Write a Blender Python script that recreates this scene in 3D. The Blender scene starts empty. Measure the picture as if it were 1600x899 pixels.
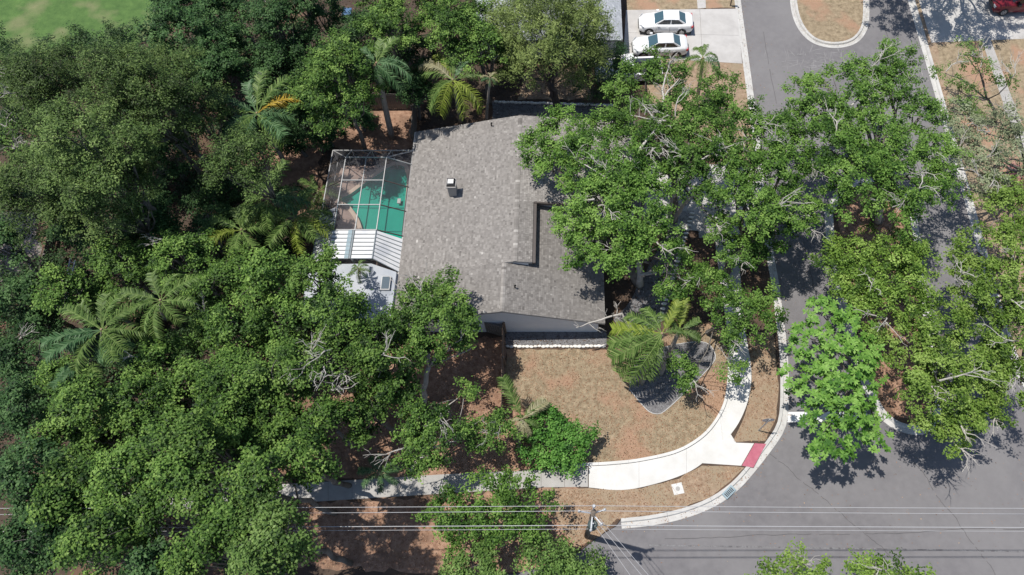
import bpy, math, random
import numpy as np
from mathutils import Vector, Matrix
R = math.radians
sc = bpy.context.scene
C = sc.collection
random.seed(7)

# ------------------------------------------------------------------ camera, sky, sun, exposure
CAM_H, PITCH, FPX, PCX, PCY = 43.5, R(64), 1067.0, 883.0, 449.5      # metres, look-down angle, focal length and principal point (1600x899)
cam_d = bpy.data.cameras.new('camera'); cam = bpy.data.objects.new('camera', cam_d); C.objects.link(cam)
cam.location = (0, 0, CAM_H); cam.rotation_euler = (R(90) - PITCH, 0, 0)
cam_d.sensor_fit = 'HORIZONTAL'; cam_d.sensor_width = 36.0; cam_d.lens = 36.0 * FPX / 1600.0
cam_d.shift_x = (800.0 - PCX) / 1600.0
cam_d.clip_start = 0.5; cam_d.clip_end = 2000
sc.camera = cam
SUN_EL, SUN_AZ = R(71), math.atan2(-1.0, 0.24)       # the sun stands in the west-north-west (azimuth from +Y towards +X)
w = bpy.data.worlds.new('World'); sc.world = w; w.use_nodes = True
wn = w.node_tree.nodes; wl = w.node_tree.links
sky = wn.new('ShaderNodeTexSky'); sky.sky_type = 'NISHITA'; sky.sun_disc = False
sky.sun_elevation = SUN_EL; sky.sun_rotation = SUN_AZ % (2 * math.pi); sky.air_density = 1.0; sky.dust_density = 0.8
wn['Background'].inputs['Strength'].default_value = 0.115
wl.new(sky.outputs[0], wn['Background'].inputs['Color'])
sd = bpy.data.lights.new('sun', 'SUN'); sd.energy = 4.9; sd.angle = R(0.53); sd.color = (1.0, 0.955, 0.88)
so = bpy.data.objects.new('sun', sd); C.objects.link(so); so.location = (-20, 10, 60)
sdir = Vector((-math.sin(SUN_AZ) * math.cos(SUN_EL), -math.cos(SUN_AZ) * math.cos(SUN_EL), -math.sin(SUN_EL)))
so.rotation_euler = sdir.to_track_quat('-Z', 'Y').to_euler()
sc.view_settings.view_transform = 'Standard'; sc.view_settings.look = 'None'
sc.view_settings.exposure = 0.0; sc.view_settings.gamma = 1.0
sc.render.engine = 'CYCLES'
sc.cycles.max_bounces = 8; sc.cycles.transparent_max_bounces = 16

# ------------------------------------------------------------------ survey: a photo position (1600x899) at height z, in metres
def P(px, py, z=0.0):
    a = px - PCX; b = PCY - py
    dy = FPX * math.cos(PITCH) + b * math.sin(PITCH); dz = -FPX * math.sin(PITCH) + b * math.cos(PITCH)
    t = (z - CAM_H) / dz
    return (a * t, dy * t)
def PZ(px, py, z=0.0):
    x, y = P(px, py, z); return Vector((x, y, z))
def MPP(px, py, z=0.0):                                # metres per photo pixel there
    b = PCY - py; dz = -FPX * math.sin(PITCH) + b * math.cos(PITCH)
    return (z - CAM_H) / dz
def PL(pts, z=0.0): return [P(a, b, z) for a, b in pts]

# ------------------------------------------------------------------ materials
def newmat(name):
    m = bpy.data.materials.new(name); m.use_nodes = True
    return m, m.node_tree.nodes, m.node_tree.links, m.node_tree.nodes['Principled BSDF']
def col4(c): return (c[0], c[1], c[2], 1.0)
def mat(name, c1, c2=None, scale=2.0, rough=0.8, bump=0.0, bscale=30.0, metal=0.0, spec=0.5, c3=None, s3=0.3, t3=(0.5, 0.65), detail=6.0):
    m, n, l, b = newmat(name)
    b.inputs['Roughness'].default_value = rough; b.inputs['Metallic'].default_value = metal
    b.inputs['Specular IOR Level'].default_value = spec
    b.inputs['Base Color'].default_value = col4(c1)
    geo = n.new('ShaderNodeNewGeometry')
    out = None
    if c2:
        t = n.new('ShaderNodeTexNoise'); t.inputs['Scale'].default_value = scale; t.inputs['Detail'].default_value = detail; t.inputs['Roughness'].default_value = 0.65
        l.new(geo.outputs['Position'], t.inputs['Vector'])
        r = n.new('ShaderNodeValToRGB'); r.color_ramp.elements[0].position = 0.3; r.color_ramp.elements[1].position = 0.7
        r.color_ramp.elements[0].color = col4(c1); r.color_ramp.elements[1].color = col4(c2)
        l.new(t.outputs['Fac'], r.inputs['Fac']); out = r.outputs['Color']
        if c3:
            t2 = n.new('ShaderNodeTexNoise'); t2.inputs['Scale'].default_value = s3; t2.inputs['Detail'].default_value = 5
            l.new(geo.outputs['Position'], t2.inputs['Vector'])
            r2 = n.new('ShaderNodeValToRGB'); r2.color_ramp.elements[0].position = t3[0]; r2.color_ramp.elements[1].position = t3[1]
            l.new(t2.outputs['Fac'], r2.inputs['Fac'])
            mx = n.new('ShaderNodeMixRGB'); mx.inputs['Color2'].default_value = col4(c3)
            l.new(r2.outputs['Color'], mx.inputs['Fac']); l.new(out, mx.inputs['Color1']); out = mx.outputs['Color']
        l.new(out, b.inputs['Base Color'])
    if bump:
        t = n.new('ShaderNodeTexNoise'); t.inputs['Scale'].default_value = bscale; t.inputs['Detail'].default_value = 4
        l.new(geo.outputs['Position'], t.inputs['Vector'])
        bp = n.new('ShaderNodeBump'); bp.inputs['Strength'].default_value = bump; bp.inputs['Distance'].default_value = 0.05
        l.new(t.outputs['Fac'], bp.inputs['Height']); l.new(bp.outputs['Normal'], b.inputs['Normal'])
    return m
def toned(name, stops, rough=0.6, spec=0.3, transl=0.0, sat_noise=None):
    """colour from the 'tone' each little face carries, plus the object's own random"""
    m, n, l, b = newmat(name)
    at = n.new('ShaderNodeAttribute'); at.attribute_name = 'tone'
    r = n.new('ShaderNodeValToRGB')
    e = r.color_ramp.elements
    while len(e) < len(stops): e.new(0.5)
    for i, (p, c) in enumerate(stops): e[i].position = p; e[i].color = col4(c)
    l.new(at.outputs['Fac'], r.inputs['Fac'])
    colr = r.outputs['Color']
    oi = n.new('ShaderNodeObjectInfo'); mr = n.new('ShaderNodeMapRange')
    mr.inputs['To Min'].default_value = 0.86; mr.inputs['To Max'].default_value = 1.14
    l.new(oi.outputs['Random'], mr.inputs['Value'])
    hs = n.new('ShaderNodeHueSaturation'); l.new(mr.outputs['Result'], hs.inputs['Value']); l.new(colr, hs.inputs['Color'])
    l.new(hs.outputs['Color'], b.inputs['Base Color'])
    b.inputs['Roughness'].default_value = rough; b.inputs['Specular IOR Level'].default_value = spec
    if transl:
        tr = n.new('ShaderNodeBsdfTranslucent'); mx = n.new('ShaderNodeMixShader'); mx.inputs['Fac'].default_value = transl
        l.new(hs.outputs['Color'], tr.inputs['Color'])
        l.new(b.outputs['BSDF'], mx.inputs[1]); l.new(tr.outputs['BSDF'], mx.inputs[2])
        l.new(mx.outputs['Shader'], n['Material Output'].inputs['Surface'])
    return m
def leafmat(name, dark, mid, light, transl=0.24, rough=0.55, spec=0.2):
    return toned(name, [(0.0, dark), (0.5, mid), (1.0, light)], rough, spec, transl)

M = {}
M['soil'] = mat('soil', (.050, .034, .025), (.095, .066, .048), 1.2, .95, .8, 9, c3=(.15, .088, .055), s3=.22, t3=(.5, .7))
M['mulch'] = mat('mulch', (.19, .10, .064), (.43, .275, .19), 2.8, .95, .9, 16, c3=(.15, .09, .06), s3=.5, t3=(.5, .72))
M['verge'] = mat('verge', (.20, .13, .082), (.41, .305, .215), 3.0, .95, .8, 18, c3=(.30, .235, .16), s3=.6, t3=(.45, .65))
M['dry_lawn'] = mat('dry_lawn', (.17, .13, .08), (.41, .325, .22), 2.6, .95, .8, 24, c3=(.36, .225, .15), s3=.33, t3=(.5, .6), detail=9)
M['green_lawn'] = mat('green_lawn', (.045, .10, .022), (.095, .175, .042), 1.1, .95, .6, 14, c3=(.20, .20, .10), s3=.35, t3=(.5, .72))
M['sand'] = mat('sand', (.16, .14, .125), (.27, .24, .21), 1.2, .95, .6, 14, c3=(.2, .16, .13), s3=.5)
M['asphalt'] = mat('asphalt', (.138, .132, .138), (.182, .174, .180), 2.2, .9, .35, 60, c3=(.205, .198, .20), s3=.13, t3=(.42, .7), detail=10)
M['crack'] = mat('crack', (.075, .072, .075), (.11, .105, .108), 3, .95)
M['scuff'] = mat('scuff', (.20, .193, .196), (.25, .243, .245), 3, .95)
M['concrete_new'] = mat('concrete_new', (.56, .55, .53), (.66, .65, .63), 1.0, .85, .12, 40, c3=(.54, .53, .50), s3=.6, t3=(.5, .75))
M['concrete_old'] = mat('concrete_old', (.33, .32, .305), (.43, .415, .40), 1.6, .9, .25, 30, c3=(.33, .31, .29), s3=.8, t3=(.5, .75))
M['concrete_drive'] = mat('concrete_drive', (.41, .395, .38), (.50, .485, .47), .9, .9, .2, 30, c3=(.36, .345, .335), s3=.5, t3=(.5, .75))
M['kerb'] = mat('kerb', (.42, .41, .395), (.56, .55, .53), 1.4, .9, .2, 30, c3=(.45, .43, .41), s3=1.2, t3=(.55, .75))
M['red_pad'] = mat('red_pad', (.38, .10, .145), (.47, .15, .20), 3.0, .85, .4, 25)
M['paint_line'] = mat('paint_line', (.66, .66, .66), (.80, .80, .80), 2.0, .8, .1, 30)
M['gravel'] = mat('gravel', (.15, .145, .15), (.26, .255, .26), 10, .95, 1.0, 34, c3=(.11, .105, .11), s3=3)
M['gravel_pink'] = mat('gravel_pink', (.26, .215, .20), (.38, .33, .31), 8, .95, 1.0, 30)
M['wall_paint'] = mat('wall_paint', (.66, .665, .69), (.70, .705, .72), .8, .85, .1, 20)
M['white_stone'] = mat('white_stone', (.66, .63, .58), (.80, .78, .74), 3, .8, .3, 20)
M['fascia'] = mat('fascia', (.33, .32, .31), (.38, .37, .36), 2, .7)
M['dark_metal'] = mat('dark_metal', (.035, .035, .04), (.05, .05, .055), 4, .5, metal=.6)
M['alum'] = mat('alum', (.36, .36, .36), (.44, .44, .44), 3, .45, metal=.3)
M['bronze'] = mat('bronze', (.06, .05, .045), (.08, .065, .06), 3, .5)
M['pan_white'] = mat('pan_white', (.60, .60, .61), (.70, .70, .70), .9, .5, c3=(.52, .53, .56), s3=.7)
M['membrane'] = mat('membrane', (.33, .355, .39), (.42, .44, .475), .7, .7, .1, 12, c3=(.27, .295, .335), s3=.5, t3=(.5, .7))
M['rib_grey'] = mat('rib_grey', (.16, .19, .21), (.2, .23, .25), 2, .6)
M['deck'] = mat('deck', (.33, .235, .20), (.44, .33, .285), 2.2, .9, .3, 25, c3=(.28, .21, .18), s3=1.0)
M['coping'] = mat('coping', (.55, .42, .33), (.66, .53, .43), 2.5, .85, .2, 25)
M['plaster'] = mat('plaster', (.04, .40, .335), (.08, .50, .42), .45, .7)
M['wood_old'] = mat('wood_old', (.16, .115, .085), (.25, .18, .135), 5, .9, .4, 30)
M['wood_grey'] = mat('wood_grey', (.14, .125, .11), (.22, .2, .18), 5, .9, .4, 30)
M['pole_wood'] = mat('pole_wood', (.15, .12, .095), (.22, .18, .15), 4, .9, .5, 20)
M['bark'] = mat('bark', (.12, .108, .095), (.23, .212, .19), 3, .95, .9, 14, c3=(.09, .08, .07), s3=1.2)
M['bark_pale'] = mat('bark_pale', (.36, .335, .30), (.54, .51, .47), 3, .9, .6, 16)
M['bark_dark'] = mat('bark_dark', (.07, .06, .055), (.13, .11, .10), 3, .95, .9, 14)
M['palm_bark'] = mat('palm_bark', (.25, .22, .19), (.37, .33, .29), 5, .95, .8, 14)
M['palm_skirt'] = mat('palm_skirt', (.24, .17, .10), (.34, .26, .17), 4, .95, .5, 14)
M['car_white'] = mat('car_white', (.80, .80, .80), rough=.22, spec=.6)
M['car_red'] = mat('car_red', (.17, .012, .02), rough=.22, spec=.6)
M['car_glass'] = mat('car_glass', (.05, .10, .125), rough=.08, spec=.9)
M['car_glass_dark'] = mat('car_glass_dark', (.012, .014, .017), rough=.08, spec=.8)
M['rubber'] = mat('rubber', (.02, .02, .02), rough=.8)
M['rim'] = mat('rim', (.45, .45, .46), rough=.35, metal=.7)
M['black_trim'] = mat('black_trim', (.015, .015, .016), rough=.5)
M['lamp_clear'] = mat('lamp_clear', (.35, .37, .4), rough=.15, spec=.8)
M['lamp_red'] = mat('lamp_red', (.45, .02, .02), rough=.2, spec=.8)
M['sign_back'] = mat('sign_back', (.42, .43, .44), (.5, .5, .51), 3, .5, metal=.4)
M['sign_red'] = mat('sign_red', (.5, .03, .035), rough=.5)
M['sign_green'] = mat('sign_green', (.02, .16, .08), rough=.5)
M['sign_white'] = mat('sign_white', (.8, .8, .8), rough=.5)
M['wire'] = mat('wire', (.42, .42, .43), rough=.6)
M['insulator'] = mat('insulator', (.55, .57, .6), rough=.3)
M['transformer'] = mat('transformer', (.06, .085, .085), rough=.5)
M['blue_plastic'] = mat('blue_plastic', (.05, .12, .25), (.08, .16, .3), 3, .5)
M['inlet'] = mat('inlet', (.22, .30, .34), (.32, .40, .44), 5, .8)
M['pink_bloom'] = toned('pink_bloom', [(0, (.42, .13, .16)), (.5, (.58, .26, .27)), (1, (.7, .4, .38))], .7, .2, .25)
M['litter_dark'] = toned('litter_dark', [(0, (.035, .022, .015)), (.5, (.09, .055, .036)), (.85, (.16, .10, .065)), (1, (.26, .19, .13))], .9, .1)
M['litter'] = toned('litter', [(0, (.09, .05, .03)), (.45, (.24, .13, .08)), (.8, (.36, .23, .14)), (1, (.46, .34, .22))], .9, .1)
M['blade'] = toned('blade', [(0, (.19, .14, .085)), (.5, (.34, .27, .175)), (.85, (.44, .37, .25)), (1, (.21, .22, .09))], .9, .1)
M['pebble'] = toned('pebble', [(0, (.07, .07, .075)), (.5, (.17, .165, .17)), (1, (.36, .355, .36))], .8, .3)
M['shingle'] = toned('shingle', [(0, (.135, .125, .117)), (.45, (.228, .213, .200)), (.8, (.305, .287, .270)), (1, (.44, .42, .395))], .9, .2)
M['shingle_blue'] = toned('shingle_blue', [(0, (.30, .32, .35)), (.5, (.38, .40, .43)), (1, (.47, .49, .52))], .9, .2)
M['lf_olive'] = leafmat('lf_olive', (.018, .034, .009), (.084, .145, .035), (.200, .285, .085))
M['lf_green'] = leafmat('lf_green', (.015, .042, .009), (.090, .178, .032), (.225, .350, .080))
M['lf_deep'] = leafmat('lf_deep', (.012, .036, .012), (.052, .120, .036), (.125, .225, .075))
M['lf_lime'] = leafmat('lf_lime', (.036, .078, .016), (.125, .220, .050), (.240, .350, .105))
M['lf_street'] = leafmat('lf_street', (.020, .058, .009), (.105, .210, .034), (.235, .375, .085))
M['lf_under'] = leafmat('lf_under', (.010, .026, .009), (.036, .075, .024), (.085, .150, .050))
M['lf_grey'] = leafmat('lf_grey', (.080, .10, .055), (.185, .220, .120), (.30, .34, .21))
M['lf_yellow'] = leafmat('lf_yellow', (.034, .078, .010), (.155, .265, .040), (.310, .435, .105))
M['lf_magnolia'] = leafmat('lf_magnolia', (.045, .135, .018), (.150, .310, .050), (.265, .45, .105), transl=.28)
M['lf_bush'] = leafmat('lf_bush', (.018, .070, .010), (.078, .200, .032), (.170, .335, .072))
M['lf_cedar'] = leafmat('lf_cedar', (.040, .062, .016), (.150, .205, .055), (.27, .335, .11))
M['lf_palm'] = leafmat('lf_palm', (.040, .080, .018), (.110, .185, .045), (.225, .310, .10), rough=.45)
M['lf_palm_blue'] = leafmat('lf_palm_blue', (.024, .065, .026), (.072, .150, .060), (.155, .250, .12), rough=.45)
M['lf_palm_lime'] = leafmat('lf_palm_lime', (.075, .12, .014), (.185, .25, .035), (.31, .37, .08), rough=.5)
M['lf_palm_yellow'] = leafmat('lf_palm_yellow', (.30, .20, .02), (.42, .29, .035), (.52, .38, .07), rough=.5)
M['lf_palm_dry'] = leafmat('lf_palm_dry', (.22, .20, .11), (.33, .31, .18), (.42, .40, .26), rough=.6)

def water_mat():
    m, n, l, b = newmat('pool_water')
    n.remove(b)
    tr = n.new('ShaderNodeBsdfTransparent'); tr.inputs['Color'].default_value = (.50, .90, .84, 1)
    gl = n.new('ShaderNodeBsdfGlossy'); gl.inputs['Roughness'].default_value = .04
    fr = n.new('ShaderNodeFresnel'); fr.inputs['IOR'].default_value = 1.33
    t = n.new('ShaderNodeTexNoise'); t.inputs['Scale'].default_value = 2.2
    geo = n.new('ShaderNodeNewGeometry'); l.new(geo.outputs['Position'], t.inputs['Vector'])
    bp = n.new('ShaderNodeBump'); bp.inputs['Strength'].default_value = .15; l.new(t.outputs['Fac'], bp.inputs['Height'])
    l.new(bp.outputs['Normal'], gl.inputs['Normal'])
    mx = n.new('ShaderNodeMixShader'); l.new(fr.outputs['Fac'], mx.inputs['Fac'])
    l.new(tr.outputs['BSDF'], mx.inputs[1]); l.new(gl.outputs['BSDF'], mx.inputs[2])
    l.new(mx.outputs['Shader'], n['Material Output'].inputs['Surface'])
    return m
M['water'] = water_mat()
def screen_mat():
    m, n, l, b = newmat('insect_screen')
    b.inputs['Base Color'].default_value = (.10, .10, .11, 1); b.inputs['Roughness'].default_value = .8
    tr = n.new('ShaderNodeBsdfTransparent'); mx = n.new('ShaderNodeMixShader'); mx.inputs['Fac'].default_value = .30
    l.new(tr.outputs['BSDF'], mx.inputs[1]); l.new(b.outputs['BSDF'], mx.inputs[2])
    l.new(mx.outputs['Shader'], n['Material Output'].inputs['Surface'])
    return m
M['screen'] = screen_mat()
def skylight_mat():
    return mat('skylight', (.10, .13, .15), rough=.05, spec=.9)
M['skylight'] = skylight_mat()

# ------------------------------------------------------------------ mesh helpers
def link_mesh(name, me, m, parent=None, smooth=False):
    o = bpy.data.objects.new(name, me); C.objects.link(o)
    if m is not None and not me.materials: me.materials.append(M[m])
    if parent is not None: o.parent = parent
    if smooth: me.polygons.foreach_set('use_smooth', [True] * len(me.polygons))
    return o
class MB:
    def __init__(s): s.v = []; s.f = []; s.t = []
    def add(s, vs, fs):
        k = len(s.v); s.v += [tuple(v) for v in vs]; s.f += [tuple(k + i for i in f) for f in fs]
    def box(s, x0, x1, y0, y1, z0, z1, rz=0.0, o=None):
        c = [(x0, y0, z0), (x1, y0, z0), (x1, y1, z0), (x0, y1, z0), (x0, y0, z1), (x1, y0, z1), (x1, y1, z1), (x0, y1, z1)]
        if rz or o:
            ca, sa = math.cos(rz), math.sin(rz); ox, oy, oz = o or (0, 0, 0)
            c = [(ox + x * ca - y * sa, oy + x * sa + y * ca, oz + z) for x, y, z in c]
        s.add(c, [(3, 2, 1, 0), (4, 5, 6, 7), (0, 1, 5, 4), (1, 2, 6, 5), (2, 3, 7, 6), (3, 0, 4, 7)])
    def hexa(s, lo, hi):                                # two rings of the same count
        n = len(lo); s.add(list(lo) + list(hi), [tuple(range(n - 1, -1, -1)), tuple(range(n, 2 * n))] + [(i, (i + 1) % n, n + (i + 1) % n, n + i) for i in range(n)])
    def prism(s, poly, z0, z1): s.hexa([(x, y, z0) for x, y in poly], [(x, y, z1) for x, y in poly])
    def sheet(s, poly, z): s.add([(x, y, z) for x, y in poly], [tuple(range(len(poly)))])
    def quad(s, a, b, c, d): s.add([a, b, c, d], [(0, 1, 2, 3)])
    def slab(s, a, b, c, d, th):                        # a quad with thickness downwards
        q = [Vector(p) for p in (a, b, c, d)]; dn = Vector((0, 0, -th)); s.hexa([p + dn for p in q], q)
    def bar(s, p, q, w, h=None):
        p, q = Vector(p), Vector(q); h = h or w; d = (q - p).normalized()
        u = d.cross(Vector((0, 0, 1)));  u = u.normalized() if u.length > 1e-4 else Vector((1, 0, 0)); v = u.cross(d)
        ring = [u * w / 2 + v * h / 2, -u * w / 2 + v * h / 2, -u * w / 2 - v * h / 2, u * w / 2 - v * h / 2]
        s.hexa([p + r for r in ring], [q + r for r in ring])
    def tube(s, pts, rad, n=6, cap=True):
        pts = [Vector(p) for p in pts]; k0 = len(s.v); m = len(pts); prev = None
        for i, p in enumerate(pts):
            d = (pts[min(i + 1, m - 1)] - pts[max(i - 1, 0)])
            d = d.normalized() if d.length > 1e-6 else Vector((0, 0, 1))
            if prev is None:
                u = d.cross(Vector((0, 0, 1))); u = u.normalized() if u.length > .05 else Vector((1, 0, 0))
            else:
                u = prev - d * prev.dot(d); u = u.normalized() if u.length > 1e-5 else Vector((1, 0, 0))
            prev = u; v = d.cross(u); r = rad[i] if hasattr(rad, '__len__') else rad
            for j in range(n):
                a = 2 * math.pi * j / n; s.v.append(tuple(p + u * (r * math.cos(a)) + v * (r * math.sin(a))))
        for i in range(m - 1):
            for j in range(n):
                a = k0 + i * n + j; b = k0 + i * n + (j + 1) % n; s.f.append((a, b, b + n, a + n))
        if cap:
            s.f.append(tuple(k0 + j for j in range(n - 1, -1, -1))); s.f.append(tuple(k0 + (m - 1) * n + j for j in range(n)))
    def cyl(s, c, r, z0, z1, n=16): s.tube([(c[0], c[1], z0), (c[0], c[1], z1)], r, n)
    def mesh(s, name):
        me = bpy.data.meshes.new(name); me.from_pydata(s.v, [], s.f); me.update(); return me
    def build(s, name, m, parent=None, smooth=False): return link_mesh(name, s.mesh(name), m, parent, smooth)
def tag(o, label=None, cat=None, group=None, kind=None):
    if label: o['label'] = label
    if cat: o['category'] = cat
    if group: o['group'] = group
    if kind: o['kind'] = kind
    return o
def thing(name, label, cat, loc=(0, 0, 0), rz=0.0, group=None, kind=None):
    o = bpy.data.objects.new(name, None); C.objects.link(o); o.location = loc; o.rotation_euler = (0, 0, rz); o.empty_display_size = .3
    return tag(o, label, cat, group, kind)
def keep(o, parent):                                    # parent a world-space mesh under an Empty that may be moved away from the origin
    o.parent = parent; o.matrix_parent_inverse = Matrix.Translation(parent.location).inverted() if parent.rotation_euler.z == 0 else parent.matrix_world.inverted()
    return o
def soup(name, V, m, tone, nv=4):
    """V: (N, nv, 3) faces with one tone each"""
    N = len(V); me = bpy.data.meshes.new(name)
    me.vertices.add(N * nv); me.vertices.foreach_set('co', np.ascontiguousarray(V, dtype=np.float32).ravel())
    me.loops.add(N * nv); me.loops.foreach_set('vertex_index', np.arange(N * nv, dtype=np.int32))
    me.polygons.add(N); me.polygons.foreach_set('loop_start', np.arange(0, N * nv, nv, dtype=np.int32))
    me.update(calc_edges=True)
    a = me.attributes.new('tone', 'FLOAT', 'FACE'); a.data.foreach_set('value', np.ascontiguousarray(tone, dtype=np.float32))
    me.materials.append(M[m])
    return me
def unit(a): return a / np.maximum(np.linalg.norm(a, axis=-1, keepdims=True), 1e-9)
def inside(poly, X, Y):
    r = np.zeros(len(X), bool); n = len(poly); j = n - 1
    for i in range(n):
        xi, yi = poly[i]; xj, yj = poly[j]
        c = ((yi > Y) != (yj > Y)) & (X < (xj - xi) * (Y - yi) / (yj - yi + 1e-12) + xi)
        r ^= c; j = i
    return r
def wobble(poly, step=.5, amp=.12, seed=1):             # an irregular natural edge
    rr = random.Random(seed); out = []
    for i in range(len(poly)):
        a = Vector(poly[i]); b = Vector(poly[(i + 1) % len(poly)]); n = max(1, int((b - a).length / step))
        if n > 200: n = 1
        for k in range(n):
            p = a.lerp(b, k / n); out.append((p.x + rr.uniform(-amp, amp), p.y + rr.uniform(-amp, amp)))
    return out
def resample(pts, n):
    pts = [Vector(p) for p in pts]; L = [0]
    for a, b in zip(pts, pts[1:]): L.append(L[-1] + (b - a).length)
    out = []
    for i in range(n):
        t = L[-1] * i / (n - 1); k = 0
        while k < len(L) - 2 and L[k + 1] < t: k += 1
        f = (t - L[k]) / max(1e-9, L[k + 1] - L[k]); out.append(pts[k].lerp(pts[k + 1], f))
    return out
def smooth_path(pts, n):                                # Catmull-Rom through 2-D points
    p = [Vector(a) for a in pts]; p = [p[0] * 2 - p[1]] + p + [p[-1] * 2 - p[-2]]; out = []
    for i in range(1, len(p) - 2):
        for k in range(8):
            t = k / 8; a, b, c, d = p[i - 1], p[i], p[i + 1], p[i + 2]
            out.append(.5 * ((2 * b) + (c - a) * t + (2 * a - 5 * b + 4 * c - d) * t * t + (3 * b - a - 3 * c + d) * t ** 3))
    out.append(p[-2]); return resample(out, n)

# ------------------------------------------------------------------ the ground, the streets
RZ = -.12                                               # road level; yards are at 0
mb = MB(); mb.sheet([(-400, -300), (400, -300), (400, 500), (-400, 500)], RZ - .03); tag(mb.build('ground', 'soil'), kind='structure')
mb = MB(); mb.sheet([(-300, -3.0), (12.0, -3.0), (300, -3.0), (300, 13), (31.5, 13), (31.5, 300), (14.2, 300), (14.2, 14), (-2, 6), (-8, 3.2), (-300, 3.2)], RZ)
tag(mb.build('road', 'asphalt'), kind='structure')
kerb_in = [(1148, 0), (1170, 167), (1194, 370), (1205, 440), (1215, 517), (1219, 560), (1220, 600), (1219, 640), (1214, 664), (1200, 687), (1168, 728), (1143, 755), (1110, 778), (1067, 795), (1017, 806), (970, 811)]
KP = smooth_path(PL(kerb_in), 90)
far_n = [(15.9, 300), (15.35, 52)]
westyard = far_n + [(p.x, p.y) for p in KP] + [P(962, 822), P(935, 838), P(905, 862), P(860, 884), P(800, 897), (-6, 2.35), (-300, 2.0), (-300, 300)]
def yard(name, poly, m='soil'):
    mb = MB(); mb.prism(poly, RZ - .02, 0.0); return tag(mb.build(name, m), kind='structure')
yard('yard', westyard)
east_in = [(31.35, 300), (31.2, 52), (30.95, 35), (30.6, 22), (30.5, 18), (30.7, 15), (31.6, 12.8), (33.5, 11.2), (36, 10.5), (60, 10.3), (300, 10.3)]
EP = smooth_path(east_in[1:9], 60)
yard('yard_east', [east_in[0]] + [(p.x, p.y) for p in EP] + [(60, 10.3), (300, 10.3), (300, 300)], 'verge')
yard('yard_south', [(-300, -1.2), (300, -1.2), (300, -300), (-300, -300)])
isl_n = PL([(1236, -60), (1236, 0), (1245, 37), (1267, 63), (1300, 73), (1333, 68), (1352, 50), (1358, 20), (1356, -60)])
isl_s = PL([(1290, 330), (1296, 400), (1318, 500), (1345, 590), (1362, 629), (1377, 652), (1403, 671), (1439, 678), (1462, 664), (1474, 630), (1462, 540), (1447, 450), (1436, 360), (1420, 300), (1370, 278), (1318, 290)])
def offset_poly(path, d):                               # to the left of travel
    out = []
    for i, p in enumerate(path):
        a = path[max(i - 1, 0)]; b = path[min(i + 1, len(path) - 1)]; t = (b - a); t = t.normalized() if t.length > 1e-6 else Vector((0, 1))
        out.append(Vector((p.x - t.y * d, p.y + t.x * d)))
    return out
def kerb(path, side, label_m='kerb', step=5, top=.015, gut=True):
    """kerb stones and gutter pieces, one piece between two joints, along the edge of a yard; side +1: road lies left of travel"""
    root = thing('kerb', None, None, (0, 0, 0), kind='structure')
    e0 = offset_poly(path, -.03 * side); e1 = offset_poly(path, .17 * side); e2 = offset_poly(path, .22 * side); e3 = offset_poly(path, .56 * side)
    n = len(path)
    for i in range(0, n - 1, step):
        j = min(i + step, n - 1); rng = list(range(i, j + 1))
        mb = MB()
        for a, b in zip(rng, rng[1:]):
            s0, s1 = (.02, 1) if a == i else (0, 1)
            p0 = e0[a].lerp(e0[b], s0); p1 = e1[a].lerp(e1[b], s0); p2 = e2[a].lerp(e2[b], s0)
            q0, q1, q2 = e0[b], e1[b], e2[b]
            mb.quad((p0.x, p0.y, top), (p1.x, p1.y, top), (q1.x, q1.y, top), (q0.x, q0.y, top))
            mb.quad((p1.x, p1.y, top), (p2.x, p2.y, RZ + .015), (q2.x, q2.y, RZ + .015), (q1.x, q1.y, top))
            mb.quad((p0.x, p0.y, RZ), (p0.x, p0.y, top), (q0.x, q0.y, top), (q0.x, q0.y, RZ))
            if a == i: mb.quad((p0.x, p0.y, top), (p0.x, p0.y, RZ), (p2.x, p2.y, RZ + .015), (p1.x, p1.y, top))
        mb.build('kerb_stone', label_m, root)
        if gut:
            mb = MB()
            for a, b in zip(rng, rng[1:]):
                s0 = .02 if a == i else 0
                p2 = e2[a].lerp(e2[b], s0); p3 = e3[a].lerp(e3[b], s0); q2, q3 = e2[b], e3[b]
                mb.quad((p2.x, p2.y, RZ + .012), (p3.x, p3.y, RZ + .022), (q3.x, q3.y, RZ + .022), (q2.x, q2.y, RZ + .012))
            mb.build('gutter_piece', label_m, root)
    return root
kerb([Vector(far_n[1])] + KP, 1)
kerb(EP, -1)
def closed(poly, n): return smooth_path(poly + [poly[0]], n)
INP = smooth_path(isl_n, 60); ISP = closed(isl_s, 90)
def inset(path, d): return [(p.x, p.y) for p in offset_poly(path, d)]
for nm, path in (('median_north', INP), ('median_south', ISP)):
    inner = inset(path, .5)
    if nm == 'median_north': inner = inner + [(inner[-1][0], 300), (inner[0][0], 300)]
    yard(nm, inner, 'dry_lawn' if nm == 'median_north' else 'soil')
kerb([Vector((p[0], p[1])) for p in inset(INP, .5)], -1, step=6)
kerb([Vector((p[0], p[1])) for p in inset(ISP, .5)], -1, step=7)
mb = MB(); mb.sheet(PL([(1232, 644), (1354, 643), (1357, 658), (1230, 660)], RZ), RZ + .004); tag(mb.build('stop_line', 'paint_line'), 'white painted stop line across the west lane beside the south island', 'road marking')
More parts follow.
